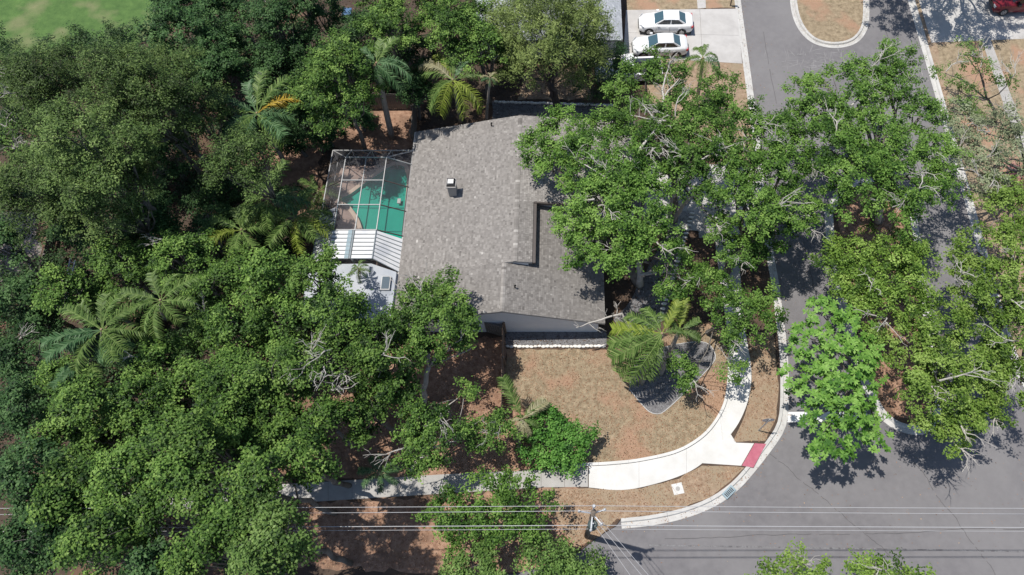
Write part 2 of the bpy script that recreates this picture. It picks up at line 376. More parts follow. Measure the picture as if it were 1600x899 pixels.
# worn dark seam along the street
for (xa, ya, xb, yb, nm) in ((1010, 852, 1600, 862, 0), (1090, 855, 1330, 858, 1)):
    mb = MB(); a = P(xa, ya, RZ); b = P(xb, yb, RZ); n = 40; rr = random.Random(5 + nm)
    for k in range(n):
        if nm and rr.random() < .6: continue
        t0, t1 = k / n, (k + (1 if not nm else .7)) / n; x0 = a[0] + (b[0] - a[0]) * t0; x1 = a[0] + (b[0] - a[0]) * t1; y0 = a[1] + (b[1] - a[1]) * t0; y1 = a[1] + (b[1] - a[1]) * t1; h = .03 + rr.random() * .02
        mb.quad((x0, y0 - h, RZ + .004 + nm * .003), (x1, y1 - h, RZ + .004 + nm * .003), (x1, y1 + h, RZ + .004 + nm * .003), (x0, y0 + h, RZ + .004 + nm * .003))
    if nm == 0: tag(mb.build('road_seam', 'gravel'), kind='structure')

rr = random.Random(91); mb = MB(); cx_, cy_ = P(1290, 100, RZ)
for k in range(150):                                       # pale scrape marks left on the asphalt at the island tip
    a = rr.gauss(0, .25) + (0 if rr.random() < .7 else 1.5); x0 = cx_ + rr.gauss(-.4, 2.0); y0 = cy_ + rr.gauss(0, .9); L = rr.uniform(.3, 1.5); h = rr.uniform(.01, .05); z = RZ + .004 + k * .00004
    dx, dy = math.cos(a), math.sin(a); mb.add([(x0, y0, z), (x0 + dx * L * .5 - dy * h, y0 + dy * L * .5 + dx * h, z), (x0 + dx * L, y0 + dy * L, z), (x0 + dx * L * .5 + dy * h, y0 + dy * L * .5 - dx * h, z)], [(0, 1, 2, 3)])
tag(mb.build('road_scuffs', 'scuff'), kind='stuff')
mb = MB()
for (pa, pb) in (((17.2, 46), (17.9, 14)), ((28.0, 47), (27.4, 30)), ((6, 4.4), (34, 5.2)), ((13, 9.5), (20, 3)), ((22, 9), (26, 1))):
    p = Vector(pa); q = Vector(pb); n = 60; prev = None; off = 0
    for k in range(n + 1):
        off = off * .9 + rr.uniform(-.05, .05); c = p.lerp(q, k / n); d = (q - p).normalized(); c = Vector((c.x - d.y * off, c.y + d.x * off)); wv = .012 + .008 * rr.random()
        cur = ((c.x - d.y * wv, c.y + d.x * wv, RZ + .013), (c.x + d.y * wv, c.y - d.x * wv, RZ + .013))
        if prev and rr.random() < .85: mb.add([prev[0], prev[1], cur[1], cur[0]], [(0, 1, 2, 3)])
        prev = cur
tag(mb.build('road_cracks', 'crack'), kind='stuff')
# sheets of ground cover laid on the yard
def cover(name, poly, m, z, amp=.15, seed=1, step=.5):
    mb = MB(); mb.sheet(wobble(poly, step, amp, seed), z); return tag(mb.build(name, m), kind='structure')
sw_w = [(1112, 330), (1120, 400), (1128, 460), (1137, 520), (1141, 560), (1141, 590), (1135, 630), (1118, 663), (1094, 688), (1056, 709), (1000, 722), (955, 727), (920, 729)]
LAWN = PL([(792, 546), (960, 546), (1060, 520), (1120, 500)] + sw_w[4:] + [(880, 731), (858, 728), (850, 690), (830, 650), (800, 610), (790, 580)])
cover('lawn_front', LAWN, 'dry_lawn', .006, .08, 3)
MULCH = PL([(560, 560), (660, 530), (790, 527), (792, 600), (828, 655), (850, 700), (858, 735), (600, 750), (430, 740), (430, 640)])
cover('mulch_bed', MULCH, 'mulch', .004, .2, 4)
VERGE1 = PL([(1172, 520), (1208, 520), (1216, 600), (1214, 650), (1196, 690), (1145, 690), (1165, 650), (1174, 600)])
VERGE2 = PL([(920, 764), (1000, 764), (1060, 748), (1098, 727), (1162, 731), (1140, 754), (1108, 777), (1066, 794), (1016, 805), (965, 812), (935, 838), (900, 858), (860, 800), (850, 764)])
cover('verge_corner', VERGE1, 'verge', .008, .05, 5)
cover('verge_street', VERGE2, 'verge', .008, .06, 6)
MULCH2 = PL([(430, 790), (850, 764), (925, 766), (945, 830), (905, 860), (860, 882), (800, 894), (560, 890), (430, 880)])
cover('mulch_verge', MULCH2, 'mulch', .004, .2, 7)
LAWN_N = PL([(978, -40), (1148, -40), (1148, 12), (1090, 14), (980, 17)])
cover('lawn_neighbour', LAWN_N, 'dry_lawn', .006, .05, 8)
LAWN_V = PL([(1020, 88), (1162, 98), (1172, 170), (1180, 250), (1120, 260), (1010, 150)])
cover('lawn_side', LAWN_V, 'verge', .006, .1, 9)
LAWN_NE = PL([(1462, 66), (1540, 58), (1760, 50), (1760, 300), (1600, 330), (1510, 300), (1490, 190)])
cover('lawn_east', LAWN_NE, 'dry_lawn', .006, .06, 10)
GREEN = PL([(-160, -60), (262, -60), (250, 30), (215, 75), (120, 95), (-160, 95)])
cover('lawn_green', GREEN, 'green_lawn', .006, .2, 11)
cover('sandy_patch', PL([(-80, 330), (55, 335), (62, 400), (20, 440), (-80, 440)]), 'sand', .006, .2, 13)
BEDN = PL([(770, 158), (962, 162), (962, 205), (770, 215)])
cover('gravel_bed_north', BEDN, 'gravel', .006, .05, 14)
cover('gravel_patch_pink', PL([(812, 176), (868, 172), (884, 200), (815, 205)]), 'gravel_pink', .012, .15, 15)
cover('yard_dry_patch', PL([(820, 108), (905, 108), (930, 155), (812, 155)]), 'verge', .008, .2, 16)
BEDS = PL([(790, 517), (948, 517), (948, 540), (790, 540)])
cover('gravel_bed_south', BEDS, 'gravel', .006, .03, 17)
BEDP = PL([(983, 608), (990, 575), (1010, 555), (1050, 540), (1100, 535), (1117, 553), (1112, 570), (1072, 612), (1038, 643), (1025, 647), (1010, 640)])
def spl(poly, n): return [(p.x, p.y) for p in closed(poly, n)[:-1]]
BEDP = spl(BEDP, 60)
cover('gravel_bed_palm', BEDP, 'gravel', .012, .0, 18, 5)
BEDE = PL([(985, 470), (1062, 330), (1085, 330), (1060, 420), (1040, 500), (985, 530), (960, 500)])
cover('gravel_bed_entry', BEDE, 'gravel', .006, .1, 19)
cover('mulch_island', inset(ISP, .9), 'mulch', .006, .08, 20)
MPOOL = PL([(430, 180), (640, 165), (650, 235), (500, 235), (490, 330), (330, 420), (300, 300)])
cover('mulch_pool', MPOOL, 'mulch', .004, .3, 21)

# driveways
def slab_panels(name, panels, m, z=.02, gap=.012, kind='structure'):
    root = thing(name, None, None, kind=kind)
    for q in panels:
        c = sum((Vector(p) for p in q), Vector((0, 0))) / len(q)
        q2 = [Vector(p) + (c - Vector(p)).normalized() * gap for p in q]
        mb = MB(); mb.prism([(p.x, p.y) for p in q2], -.05, z + random.uniform(-.003, .003)); mb.build('panel', m, root)
    return root
def grid_panels(q, nu, nv):                             # q: four 2-D corners
    a, b, c, d = [Vector(p) for p in q]; out = []
    for i in range(nu):
        for j in range(nv):
            f = lambda u, v: (a.lerp(b, u)).lerp(d.lerp(c, u), v)
            out.append([f(i / nu, j / nv), f((i + 1) / nu, j / nv), f((i + 1) / nu, (j + 1) / nv), f(i / nu, (j + 1) / nv)])
    return out
slab_panels('driveway_neighbour', grid_panels(PL([(974, 88), (1160, 100), (1151, 14), (978, 16)]), 3, 2), 'concrete_drive')
slab_panels('walkway_neighbour', grid_panels(PL([(1090, 14), (1103, 13), (1100, -60), (1084, -60)]), 1, 3), 'concrete_drive', .024)
slab_panels('driveway_house', grid_panels(PL([(1000, 352), (1197, 372), (1180, 262), (1010, 250)]), 3, 2), 'concrete_drive')
slab_panels('driveway_east', grid_panels([(31.45, 44.6), (46, 45.4), (46, 56), (31.6, 56)], 4, 3), 'concrete_drive')
slab_panels('sidewalk_east', grid_panels(PL([(1534, 64), (1548, 63), (1700, 480), (1676, 480)]), 1, 9), 'concrete_old')
slab_panels('patio_stones', grid_panels(PL([(1090, 352), (1125, 356), (1128, 372), (1092, 372)]), 2, 1), 'concrete_old', .024)

# the pavement round the corner: one slab between two joints
sw_e = [(1150, 374), (1155, 410), (1159, 460), (1165, 520), (1173, 570), (1173, 605), (1164, 640), (1144, 676), (1100, 722), (1062, 744), (1005, 761), (965, 766), (920, 762)]
root = thing('sidewalk_corner', None, None, kind='structure')
A = smooth_path(PL(sw_w), 73); B = smooth_path(PL(sw_e), 73)
for i in range(0, 72, 9):
    mb = MB(); L = [A[k] for k in range(i, i + 10)]; Rr = [B[k] for k in range(i, i + 10)]
    L[0] = L[0].lerp(L[1], .03); Rr[0] = Rr[0].lerp(Rr[1], .03)
    mb.prism([(p.x, p.y) for p in L] + [(p.x, p.y) for p in reversed(Rr)], -.05, .022); mb.build('panel', 'concrete_new' if i >= 18 else 'concrete_drive', root)
mb = MB(); mb.prism(PL([(1140, 676), (1150, 692), (1178, 693), (1158, 728), (1097, 724)]), -.05, .0185); mb.build('ramp', 'concrete_new', root)
mb = MB(); mb.prism(PL([(1179, 693), (1197, 694), (1177, 731), (1159, 728)]), -.05, .03); mb.build('ramp_pad', 'red_pad', root)
pad = root.children[-1]
mb = MB()                                                # rows of small domes on the pad
pa, pb, pc, pd = [Vector(p) for p in PL([(1179, 693), (1197, 694), (1177, 731), (1159, 728)])]
for i in range(1, 7):
    for j in range(1, 14):
        p = pa.lerp(pb, i / 7).lerp(pd.lerp(pc, i / 7), j / 14); mb.cyl((p.x, p.y), .016, .03, .036, 6)
tag(mb.build('domes', 'red_pad', pad), kind='stuff')
root = thing('sidewalk', None, None, kind='structure')
a = resample(PL([(919, 730), (840, 735), (700, 741), (510, 753), (300, 765), (100, 775)]), 23); b = resample(PL([(919, 761), (840, 762), (700, 771), (510, 783), (300, 795), (100, 806)]), 23)
for i in range(22):
    q = [a[i].lerp(a[i + 1], .01), a[i + 1], b[i + 1], b[i].lerp(b[i + 1], .01)]
    mb = MB(); mb.prism([(p.x, p.y) for p in q], -.05, .018 + .004 * (i % 3)); mb.build('panel', 'concrete_old', root)
# raised header strip along the lawn side
hp = smooth_path(PL(sw_w[4:] + [(860, 733)]), 70); h0 = offset_poly(hp, -.02); h1 = offset_poly(hp, -.20)
root = thing('lawn_header', 'raised white concrete header strip curving along the front lawn edge of the pavement', 'kerb')
for i in range(0, 69, 8):
    j = min(69, i + 8); mb = MB(); L = [h0[k] for k in range(i, j + 1)]; Q = [h1[k] for k in range(i, j + 1)]
    L[0] = L[0].lerp(L[1], .04); Q[0] = Q[0].lerp(Q[1], .04)
    mb.prism([(p.x, p.y) for p in L] + [(p.x, p.y) for p in reversed(Q)], -.05, .15); mb.build('strip_piece', 'concrete_new', root)

# ------------------------------------------------------------------ roofs of shingles
def shingles(name, x_eave, z_eave, x_ridge, z_ridge, y0, y1, m, parent, seed=0, expo=.13, tabw=.19):
    """courses of tabs on a slope between an eave and a ridge that both run along y; every tab a small face with a butt edge"""
    r = np.random.default_rng(seed); run = abs(x_ridge - x_eave); rise = z_ridge - z_eave; L = math.hypot(run, rise)
    sx = (x_ridge - x_eave) / L; sz = rise / L; nrm = np.array([-sz * np.sign(sx), 0, abs(sx)])
    nc = int(math.ceil(L / expo)); F = []; T = []
    for c in range(nc):
        d0 = c * expo; d1 = min(L, d0 + expo)
        y = y0 - r.random() * tabw
        while y < y1:
            wd = tabw * r.choice([.55, .8, 1.0, 1.25]); a = max(y, y0); b = min(y + wd - .012, y1); y += wd
            if b - a < .02: continue
            dd = d0 - (r.random() * .018 if c else 0); th = .010 + r.random() * .012
            lo = np.array([x_eave + sx * dd, 0, z_eave + sz * dd]) + nrm * (th + .02); hi = np.array([x_eave + sx * d1, 0, z_eave + sz * d1]) + nrm * .022
            base = np.array([x_eave + sx * dd, 0, z_eave + sz * dd]) + nrm * .004
            ya, yb = np.array([0, a, 0]), np.array([0, b, 0])
            F.append([lo + ya, lo + yb, hi + yb, hi + ya]); F.append([base + ya, base + yb, lo + yb, lo + ya])
            t = np.clip(.47 + r.normal() * .14, 0, 1); T += [t, t * .9]
    o = link_mesh(name, soup(name, np.array(F), m, np.array(T)), None, parent); return tag(o, kind='stuff')
def roof_deck(mb, x_eave, z_eave, x_ridge, z_ridge, y0, y1, th=.16):
    mb.slab((x_eave, y0, z_eave), (x_ridge, y0, z_ridge), (x_ridge, y1, z_ridge), (x_eave, y1, z_eave), th)
EZ, SL = 2.38, .235
XW, XS, XN, XE = -11.25, -3.98, -3.28, 2.62
YS, YM, YN = 17.52, 21.02, 33.1
zS = EZ + (XS - XW) * SL; zN = EZ + (XN - XW) * SL
XWING = 5.3; ZWE = 3.4; SLE = (zN - ZWE) / (XWING - XN); XSTEP = -2.16; YSTEP = 25.7; zStep = zN - (XSTEP - XN) * SLE
EZ2 = 2.12; SLS = (zS - EZ2) / (XE - XS)
house = thing('house', 'grey shingle-roofed single-storey house with pale walls and a pool cage behind', 'house', (-4.3, 25, 0))
def hp_(o): return keep(o, house)
mb = MB()
ov = .4                                                  # roof overhang
def gable_wall(mb, pts, y0, y1):                         # profile (x, z) extruded along y
    mb.hexa([(x, y0, z) for x, z in pts], [(x, y1, z) for x, z in pts])
dz = .17
gable_wall(mb, [(XW + ov, -.1), (XE - ov, -.1), (XE - ov, EZ2 - dz + ov * SLS), (XS, zS - dz), (XW + ov, EZ - dz + ov * SL)], YS + .3, YM + .05)
gable_wall(mb, [(XW + ov, -.1), (XSTEP - .25, -.1), (XSTEP - .25, zN - dz - (XSTEP - .25 - XN) * SLE), (XN, zN - dz), (XW + ov, EZ - dz + ov * SL)], YM + .052, YSTEP + .2)
gable_wall(mb, [(XW + ov, -.1), (XWING - ov, -.1), (XWING - ov, ZWE - dz + ov * SLE), (XN, zN - dz), (XW + ov, EZ - dz + ov * SL)], YSTEP + .202, YN - .3)
gable_wall(mb, [(XSTEP - .249, -.1), (XE - ov, -.1), (XE - ov, EZ2 - dz + ov * SLS), (XSTEP - .249, zS - dz - (XSTEP - .249 - XS) * SLS)], YM + .052, YSTEP + .2)
hp_(mb.build('wall', 'wall_paint'))
mb = MB()
roof_deck(mb, XW, EZ, XS, zS, YS, YM)
roof_deck(mb, XE, EZ2, XS + .002, zS, YS, YSTEP + .15)
roof_deck(mb, XW, EZ, XN, zN, YM + .002, YN)
roof_deck(mb, XSTEP, zStep, XN + .002, zN, YM + .002, YSTEP)
roof_deck(mb, XWING, ZWE, XN + .002, zN, YSTEP + .002, YN)
roof = hp_(mb.build('roof', 'fascia'))
shingles('shingle_field', XW, EZ, XS, zS, YS, YM, 'shingle', roof, 1)
shingles('shingle_field', XE, EZ2, XS, zS, YS, YSTEP + .15, 'shingle', roof, 2)
shingles('shingle_field', XW, EZ, XN, zN, YM, YN, 'shingle', roof, 3)
shingles('shingle_field', XSTEP, zStep, XN, zN, YM, YSTEP, 'shingle', roof, 4)
shingles('shingle_field', XWING, ZWE, XN, zN, YSTEP, YN, 'shingle', roof, 5)
def ridge_caps(x, z, y0, y1, slw, sle, seed, parent, m='shingle'):
    r = np.random.default_rng(seed); F = []; T = []; y = y0; hw = .15
    while y < y1:
        b = min(y1, y + .2); h = .05 + .014 * r.random()
        A_, B_, D_ = [x - hw, z - hw * slw + h], [x, z + h + .015], [x + hw, z - hw * sle + h]
        F.append([[A_[0], y, A_[1]], [B_[0], y, B_[1]], [B_[0], b, B_[1] - .012], [A_[0], b, A_[1] - .012]])
        F.append([[B_[0], y, B_[1]], [D_[0], y, D_[1]], [D_[0], b, D_[1] - .012], [B_[0], b, B_[1] - .012]])
        t = np.clip(.5 + r.normal() * .18, 0, 1); T += [t, t]; y = b
    tag(link_mesh('ridge_cap', soup('ridge_cap', np.array(F), m, np.array(T)), None, parent), kind='stuff')
ridge_caps(XS, zS, YS, YM - .05, SL, SLS, 8, roof); ridge_caps(XN, zN, YM, YN, SL, SLE, 9, roof)
mb = MB()                                                # dark gutter along the wing's south edge over the lower roof
mb.bar((XSTEP + .02, YSTEP - .04, zStep - .09), (XWING, YSTEP - .04, ZWE - .09), .12, .26); hp_(mb.build('rake_shade_board', 'bronze'))
mb = MB(); mb.box(XSTEP + .004, XSTEP + .22, YM, YSTEP - .09, zStep - .2, zStep - .03); hp_(mb.build('rake_shade_board', 'bronze'))  # eave gutter widened as a dark strip standing in for the step's shadow
mb = MB(); mb.box(XW - .09, XW - .005, YS, YN, EZ - .16, EZ - .02); hp_(mb.build('gutter', 'kerb'))
# chimney
cx, cy = P(709, 303, 3.1); cz = EZ + (cx - XW) * SL; ct = cz + 1.15
mb = MB(); mb.box(cx - .27, cx + .27, cy - .3, cy + .3, cz - .3, ct); ch = hp_(mb.build('chimney', 'fascia'))
mb = MB(); mb.box(cx - .34, cx + .34, cy - .37, cy + .37, ct, ct + .08); mb.build('crown_slab', 'concrete_old', ch)
for k in (-1, 1):
    mb = MB(); mb.box(cx - .28, cx + .28, cy + k * .26 - .03, cy + k * .26 + .03, ct + .08, ct + .24); mb.build('cap_support', 'dark_metal', ch)
mb = MB(); mb.box(cx - .2, cx + .2, cy - .18, cy + .18, ct + .26, ct + .31); mb.build('rain_cap', 'concrete_new', ch)
mb = MB(); mb.box(cx - .3, cx + .3, cy - .31, cy + .31, ct + .082, ct + .1); mb.build('cap_screen', 'dark_metal', ch)
for (px, py, z) in ((805, 452, 3.7), (768, 197, 3.8)):
    x, y = P(px, py, z); zz = (zS - (x - XS) * SLS) if x > XS and y < 25 else EZ + (x - XW) * SL
    mb = MB(); mb.cyl((x, y), .05, zz - .1, zz + .34, 10); mb.tube([(x, y, zz + .34), (x + .06, y - .02, zz + .4)], .06, 8); hp_(mb.build('vent_pipe', 'black_trim'))
# garage door and a window towards the street
gx = XWING - ov + .012
mb = MB(); mb.box(gx, gx + .04, 27.2, 32.0, 0, 2.0); gd = hp_(mb.build('garage_door', 'concrete_new'))
for k in range(4):
    mb = MB(); mb.box(gx + .042, gx + .06, 27.25, 31.95, .04 + k * .5, .5 + k * .5); mb.build('door_panel', 'wall_paint', gd)
for y in (19.0, 22.4):
    mb = MB(); mb.box(XE - ov + .004, XE - ov + .05, y - .06, y + 1.66, .84, 2.06); wn_ = hp_(mb.build('window', 'concrete_new'))
    mb = MB(); mb.box(XE - ov + .052, XE - ov + .058, y, y + 1.6, .9, 2.0); mb.build('pane', 'car_glass_dark', wn_)

# ------------------------------------------------------------------ pool, cage, lean-to roofs
deck = wobble([(-17.4, 20.2), (-11.0, 20.2), (-11.0, 31.6), (-17.4, 31.6)], 50, 0)
pool_px = [(632, 262), (636, 280), (633, 320), (628, 368), (626, 400), (575, 400), (567, 362), (562, 345), (555, 333), (546, 322), (537, 317), (533, 311), (548, 304), (571, 287), (604, 265), (620, 258)]
POOL = spl(PL(pool_px, 0.25), 73)
pool = thing('swimming_pool', 'teal green swimming pool with a curved deck under the screen cage', 'pool', (-13.7, 27, 0))
ring = 72
big = []
# deck sheet with the pool cut out: a strip from the pool outline to a rectangle outline by angle
cxp = sum(p[0] for p in POOL) / ring; cyp = sum(p[1] for p in POOL) / ring
def rect_hit(a):
    dx, dy = math.cos(a), math.sin(a); t = 1e9
    if dx > 1e-9: t = min(t, (-10.95 - cxp) / dx)
    if dx < -1e-9: t = min(t, (-17.3 - cxp) / dx)
    if dy > 1e-9: t = min(t, (31.5 - cyp) / dy)
    if dy < -1e-9: t = min(t, (20.3 - cyp) / dy)
    return (cxp + dx * t, cyp + dy * t)
def ring_strip(outer, inner, zo, zi, name, m, parent):
    mb = MB(); n = len(outer)
    for i in range(n):
        j = (i + 1) % n; mb.quad((*outer[i], zo), (*outer[j], zo), (*inner[j], zi), (*inner[i], zi))
    return keep(mb.build(name, m), parent)
PV = [Vector(p) for p in POOL]; orient = 1 if sum(PV[i].x * PV[(i + 1) % ring].y - PV[(i + 1) % ring].x * PV[i].y for i in range(ring)) > 0 else -1
def ringoff(d):
    out = []
    for i in range(ring):
        t = (PV[(i + 1) % ring] - PV[i - 1]).normalized(); out.append((PV[i].x + t.y * d * orient, PV[i].y - t.x * d * orient))
    return out
COP = ringoff(.30)
angs = [math.atan2(p[1] - cyp, p[0] - cxp) for p in COP]
dk = [rect_hit(a) for a in angs]
ring_strip(dk, COP, .30, .30, 'pool_deck', 'deck', pool)
root_c = ring_strip(COP, POOL, .335, .335, 'coping', 'coping', pool)
ring_strip(POOL, POOL, .335, .016, 'pool_wall', 'plaster', pool)
mb = MB(); mb.sheet(POOL, .02); keep(mb.build('pool_floor', 'plaster'), pool)
mb = MB(); mb.sheet(POOL, .24); keep(mb.build('water', 'water'), pool)
mb = MB(); bx_, by_ = P(625, 318); mb.box(bx_ - .12, bx_ + .12, by_ - .2, by_ + .2, .25, .36); keep(mb.build('skimmer_lid', 'concrete_new'), pool)
# screen cage
cage = thing('pool_cage', 'screened pool enclosure of pale aluminium beams attached to the house', 'pool cage', (-14, 27, 0))
ZT, ZE = 3.25, 2.35
cxs = [-15.85, -14.37, -12.9]; cys = [30.1, 28.1, 26.05, 24.02]
XWc, YNc = -17.25, 31.4
def beam(p, q, w=.07, m='alum', nm='beam'):
    mb = MB(); mb.bar(p, q, w * .8, w * 1.3); return keep(mb.build(nm, m), cage)
for x in cxs: beam((x, cys[0], ZT), (x, cys[-1], ZT), .07)
for y in cys:
    beam((cxs[0], y, ZT + .002), (cxs[2], y, ZT + .002), .065)
    beam((cxs[2], y, ZT), (XW + .1, y, ZE - .02), .065, 'alum' if y in (cys[0],) else 'bronze')
    beam((cxs[0], y, ZT), (XWc, y, ZE), .06, 'bronze'); beam((XWc, y, ZE), (XWc, y, 0), .06, 'alum', 'post')
for x in cxs:
    beam((x, cys[0], ZT), (x, YNc, ZE), .06); beam((x, YNc, ZE), (x, YNc, 0), .06, 'alum', 'post')
beam((cxs[0], cys[0], ZT), (XWc, YNc, ZE), .06); beam((cxs[2], cys[0], ZT), (XW + .1, YNc, ZE), .06)
beam((XWc, YNc, ZE), (XW, YNc, ZE), .065); beam((XWc, YNc, ZE), (XWc, cys[-1], ZE), .065); beam((XWc, YNc, 0), (XWc, YNc, ZE), .065, 'alum', 'post')
beam((XWc, YNc, .05), (XW, YNc, .05), .06); beam((XWc, YNc, .05), (XWc, cys[-1], .05), .06); beam((XWc, YNc, 1.1), (XWc, cys[-1], 1.1), .045)
def scr(*pts):
    mb = MB(); mb.add(pts, [tuple(range(len(pts)))]); keep(mb.build('screen_panel', 'screen'), cage)
for i in range(2):
    for j in range(3): scr((cxs[i], cys[j], ZT), (cxs[i + 1], cys[j], ZT), (cxs[i + 1], cys[j + 1], ZT), (cxs[i], cys[j + 1], ZT))
    scr((cxs[i], cys[0], ZT), (cxs[i + 1], cys[0], ZT), (cxs[i + 1], YNc, ZE), (cxs[i], YNc, ZE)); scr((cxs[i], YNc, ZE), (cxs[i + 1], YNc, ZE), (cxs[i + 1], YNc, 0), (cxs[i], YNc, 0))
for j in range(3):
    scr((cxs[2], cys[j], ZT), (XW + .1, cys[j], ZE), (XW + .1, cys[j + 1], ZE), (cxs[2], cys[j + 1], ZT))
    scr((cxs[0], cys[j], ZT), (XWc, cys[j], ZE), (XWc, cys[j + 1], ZE), (cxs[0], cys[j + 1], ZT)); scr((XWc, cys[j], ZE), (XWc, cys[j + 1], ZE), (XWc, cys[j + 1], 0), (XWc, cys[j], 0))
scr((cxs[0], cys[0], ZT), (XWc, cys[0], ZE), (XWc, YNc, ZE)); scr((cxs[0], cys[0], ZT), (XWc, YNc, ZE), (cxs[0], YNc, ZE)); scr((cxs[2], cys[0], ZT), (XW + .1, YNc, ZE), (XW + .1, cys[0], ZE)); scr((cxs[2], cys[0], ZT), (cxs[2], YNc, ZE), (XW + .1, YNc, ZE))
# pan roof: white pans with ribs across
lean = thing('patio_roof', 'white ribbed metal patio roof between the pool cage and the flat roof', 'roof', (-14, 22.9, 0))
YP0, YP1 = 23.95, 21.75
def pan(a, b, c, d, n):
    """a-b top edge .. d-c: pans split along y"""
    a, b, c, d = [Vector(p) for p in (a, b, c, d)]
    for k in range(n):
        p0, p1 = a.lerp(d, k / n), b.lerp(c, k / n); q0, q1 = a.lerp(d, (k + .96) / n), b.lerp(c, (k + .96) / n)
        mb = MB(); mb.slab(p0, q0, q1, p1, .03); keep(mb.build('pan', 'pan_white'), lean)
        mb = MB(); up = Vector((0, 0, .02)); mb.bar(q0 + up, q1 + up, .045, .07); keep(mb.build('rib', 'rib_grey'), lean)
zp = ZT + .03
pan((cxs[0] - .05, YP0, zp), (cxs[1] - .12, YP0, zp), (cxs[1] - .12, YP1, zp), (cxs[0] - .05, YP1, zp), 7)
pan((cxs[1] + .04, YP0, zp), (cxs[2] - .03, YP0, zp), (cxs[2] - .03, YP1, zp), (cxs[1] + .04, YP1, zp), 7)
pan((cxs[2] + .03, YP0, zp), (XW + .03, YP0 - .15, ZE - .03), (XW + .03, YP1 - .55, ZE - .03), (cxs[2] + .03, YP1, zp), 8)
pan((XWc - .1, YP0 + 1.9, ZE), (cxs[0] - .1, YP0 + 1.9, zp), (cxs[0] - .1, YP1, zp), (XWc - .1, YP1, ZE), 11)
mb = MB(); mb.bar((cxs[1] - .04, YP0, zp + .03), (cxs[1] - .04, YP1, zp + .03), .1, .08); keep(mb.build('seam_bar', 'rib_grey'), lean)
mb = MB(); mb.bar((cxs[2], YP0, zp + .03), (cxs[2], YP1, zp + .03), .06, .08); keep(mb.build('seam_bar', 'rib_grey'), lean)
mb = MB(); mb.slab((cxs[1] - .42, YP0, zp + .045), (cxs[1] - .42, YP1, zp + .045), (cxs[1] - .14, YP1, zp + .045), (cxs[1] - .14, YP0, zp + .045), .02); keep(mb.build('cover_strip', 'inlet'), lean)
for (x, y) in ((-17.1, 22.0), (-17.1, 25.4), (cxs[0], 21.9), (cxs[1], 21.9)):
    mb = MB(); mb.box(x - .05, x + .05, y - .05, y + .05, 0, (ZE if x < -17 else ZT) - .04); keep(mb.build('post', 'alum'), lean)
flat = thing('flat_roof_annex', 'low flat pale blue-grey roofed annex with a skylight beside the house', 'annex', (-14, 20, 0))
mb = MB(); mb.box(-16.9, XW - .1, 17.9, 21.1, -.1, 2.52); keep(mb.build('wall', 'wall_paint'), flat)
fz = 2.62
for (a, b, c, d) in (((-17.3, 21.68, fz), (-17.3, 17.6, fz), (-13.1, 17.6, fz + .12), (-13.1, 21.68, fz + .12)), ((-13.095, 21.68, fz + .12), (-13.095, 17.6, fz + .12), (XW - .11, 17.6, fz), (XW - .11, 21.1, fz))):
    mb = MB(); mb.slab(a, b, c, d, .1); keep(mb.build('roof_membrane', 'membrane'), flat)
sx_, sy_ = P(603, 443, 2.75)
mb = MB(); mb.box(sx_ - .3, sx_ + .3, sy_ - .5, sy_ + .5, 2.6, 2.84); sk = keep(mb.build('skylight', 'alum'), flat)
mb = MB(); mb.box(sx_ - .25, sx_ + .25, sy_ - .45, sy_ + .45, 2.84, 2.87); mb.build('pane', 'skylight', sk)

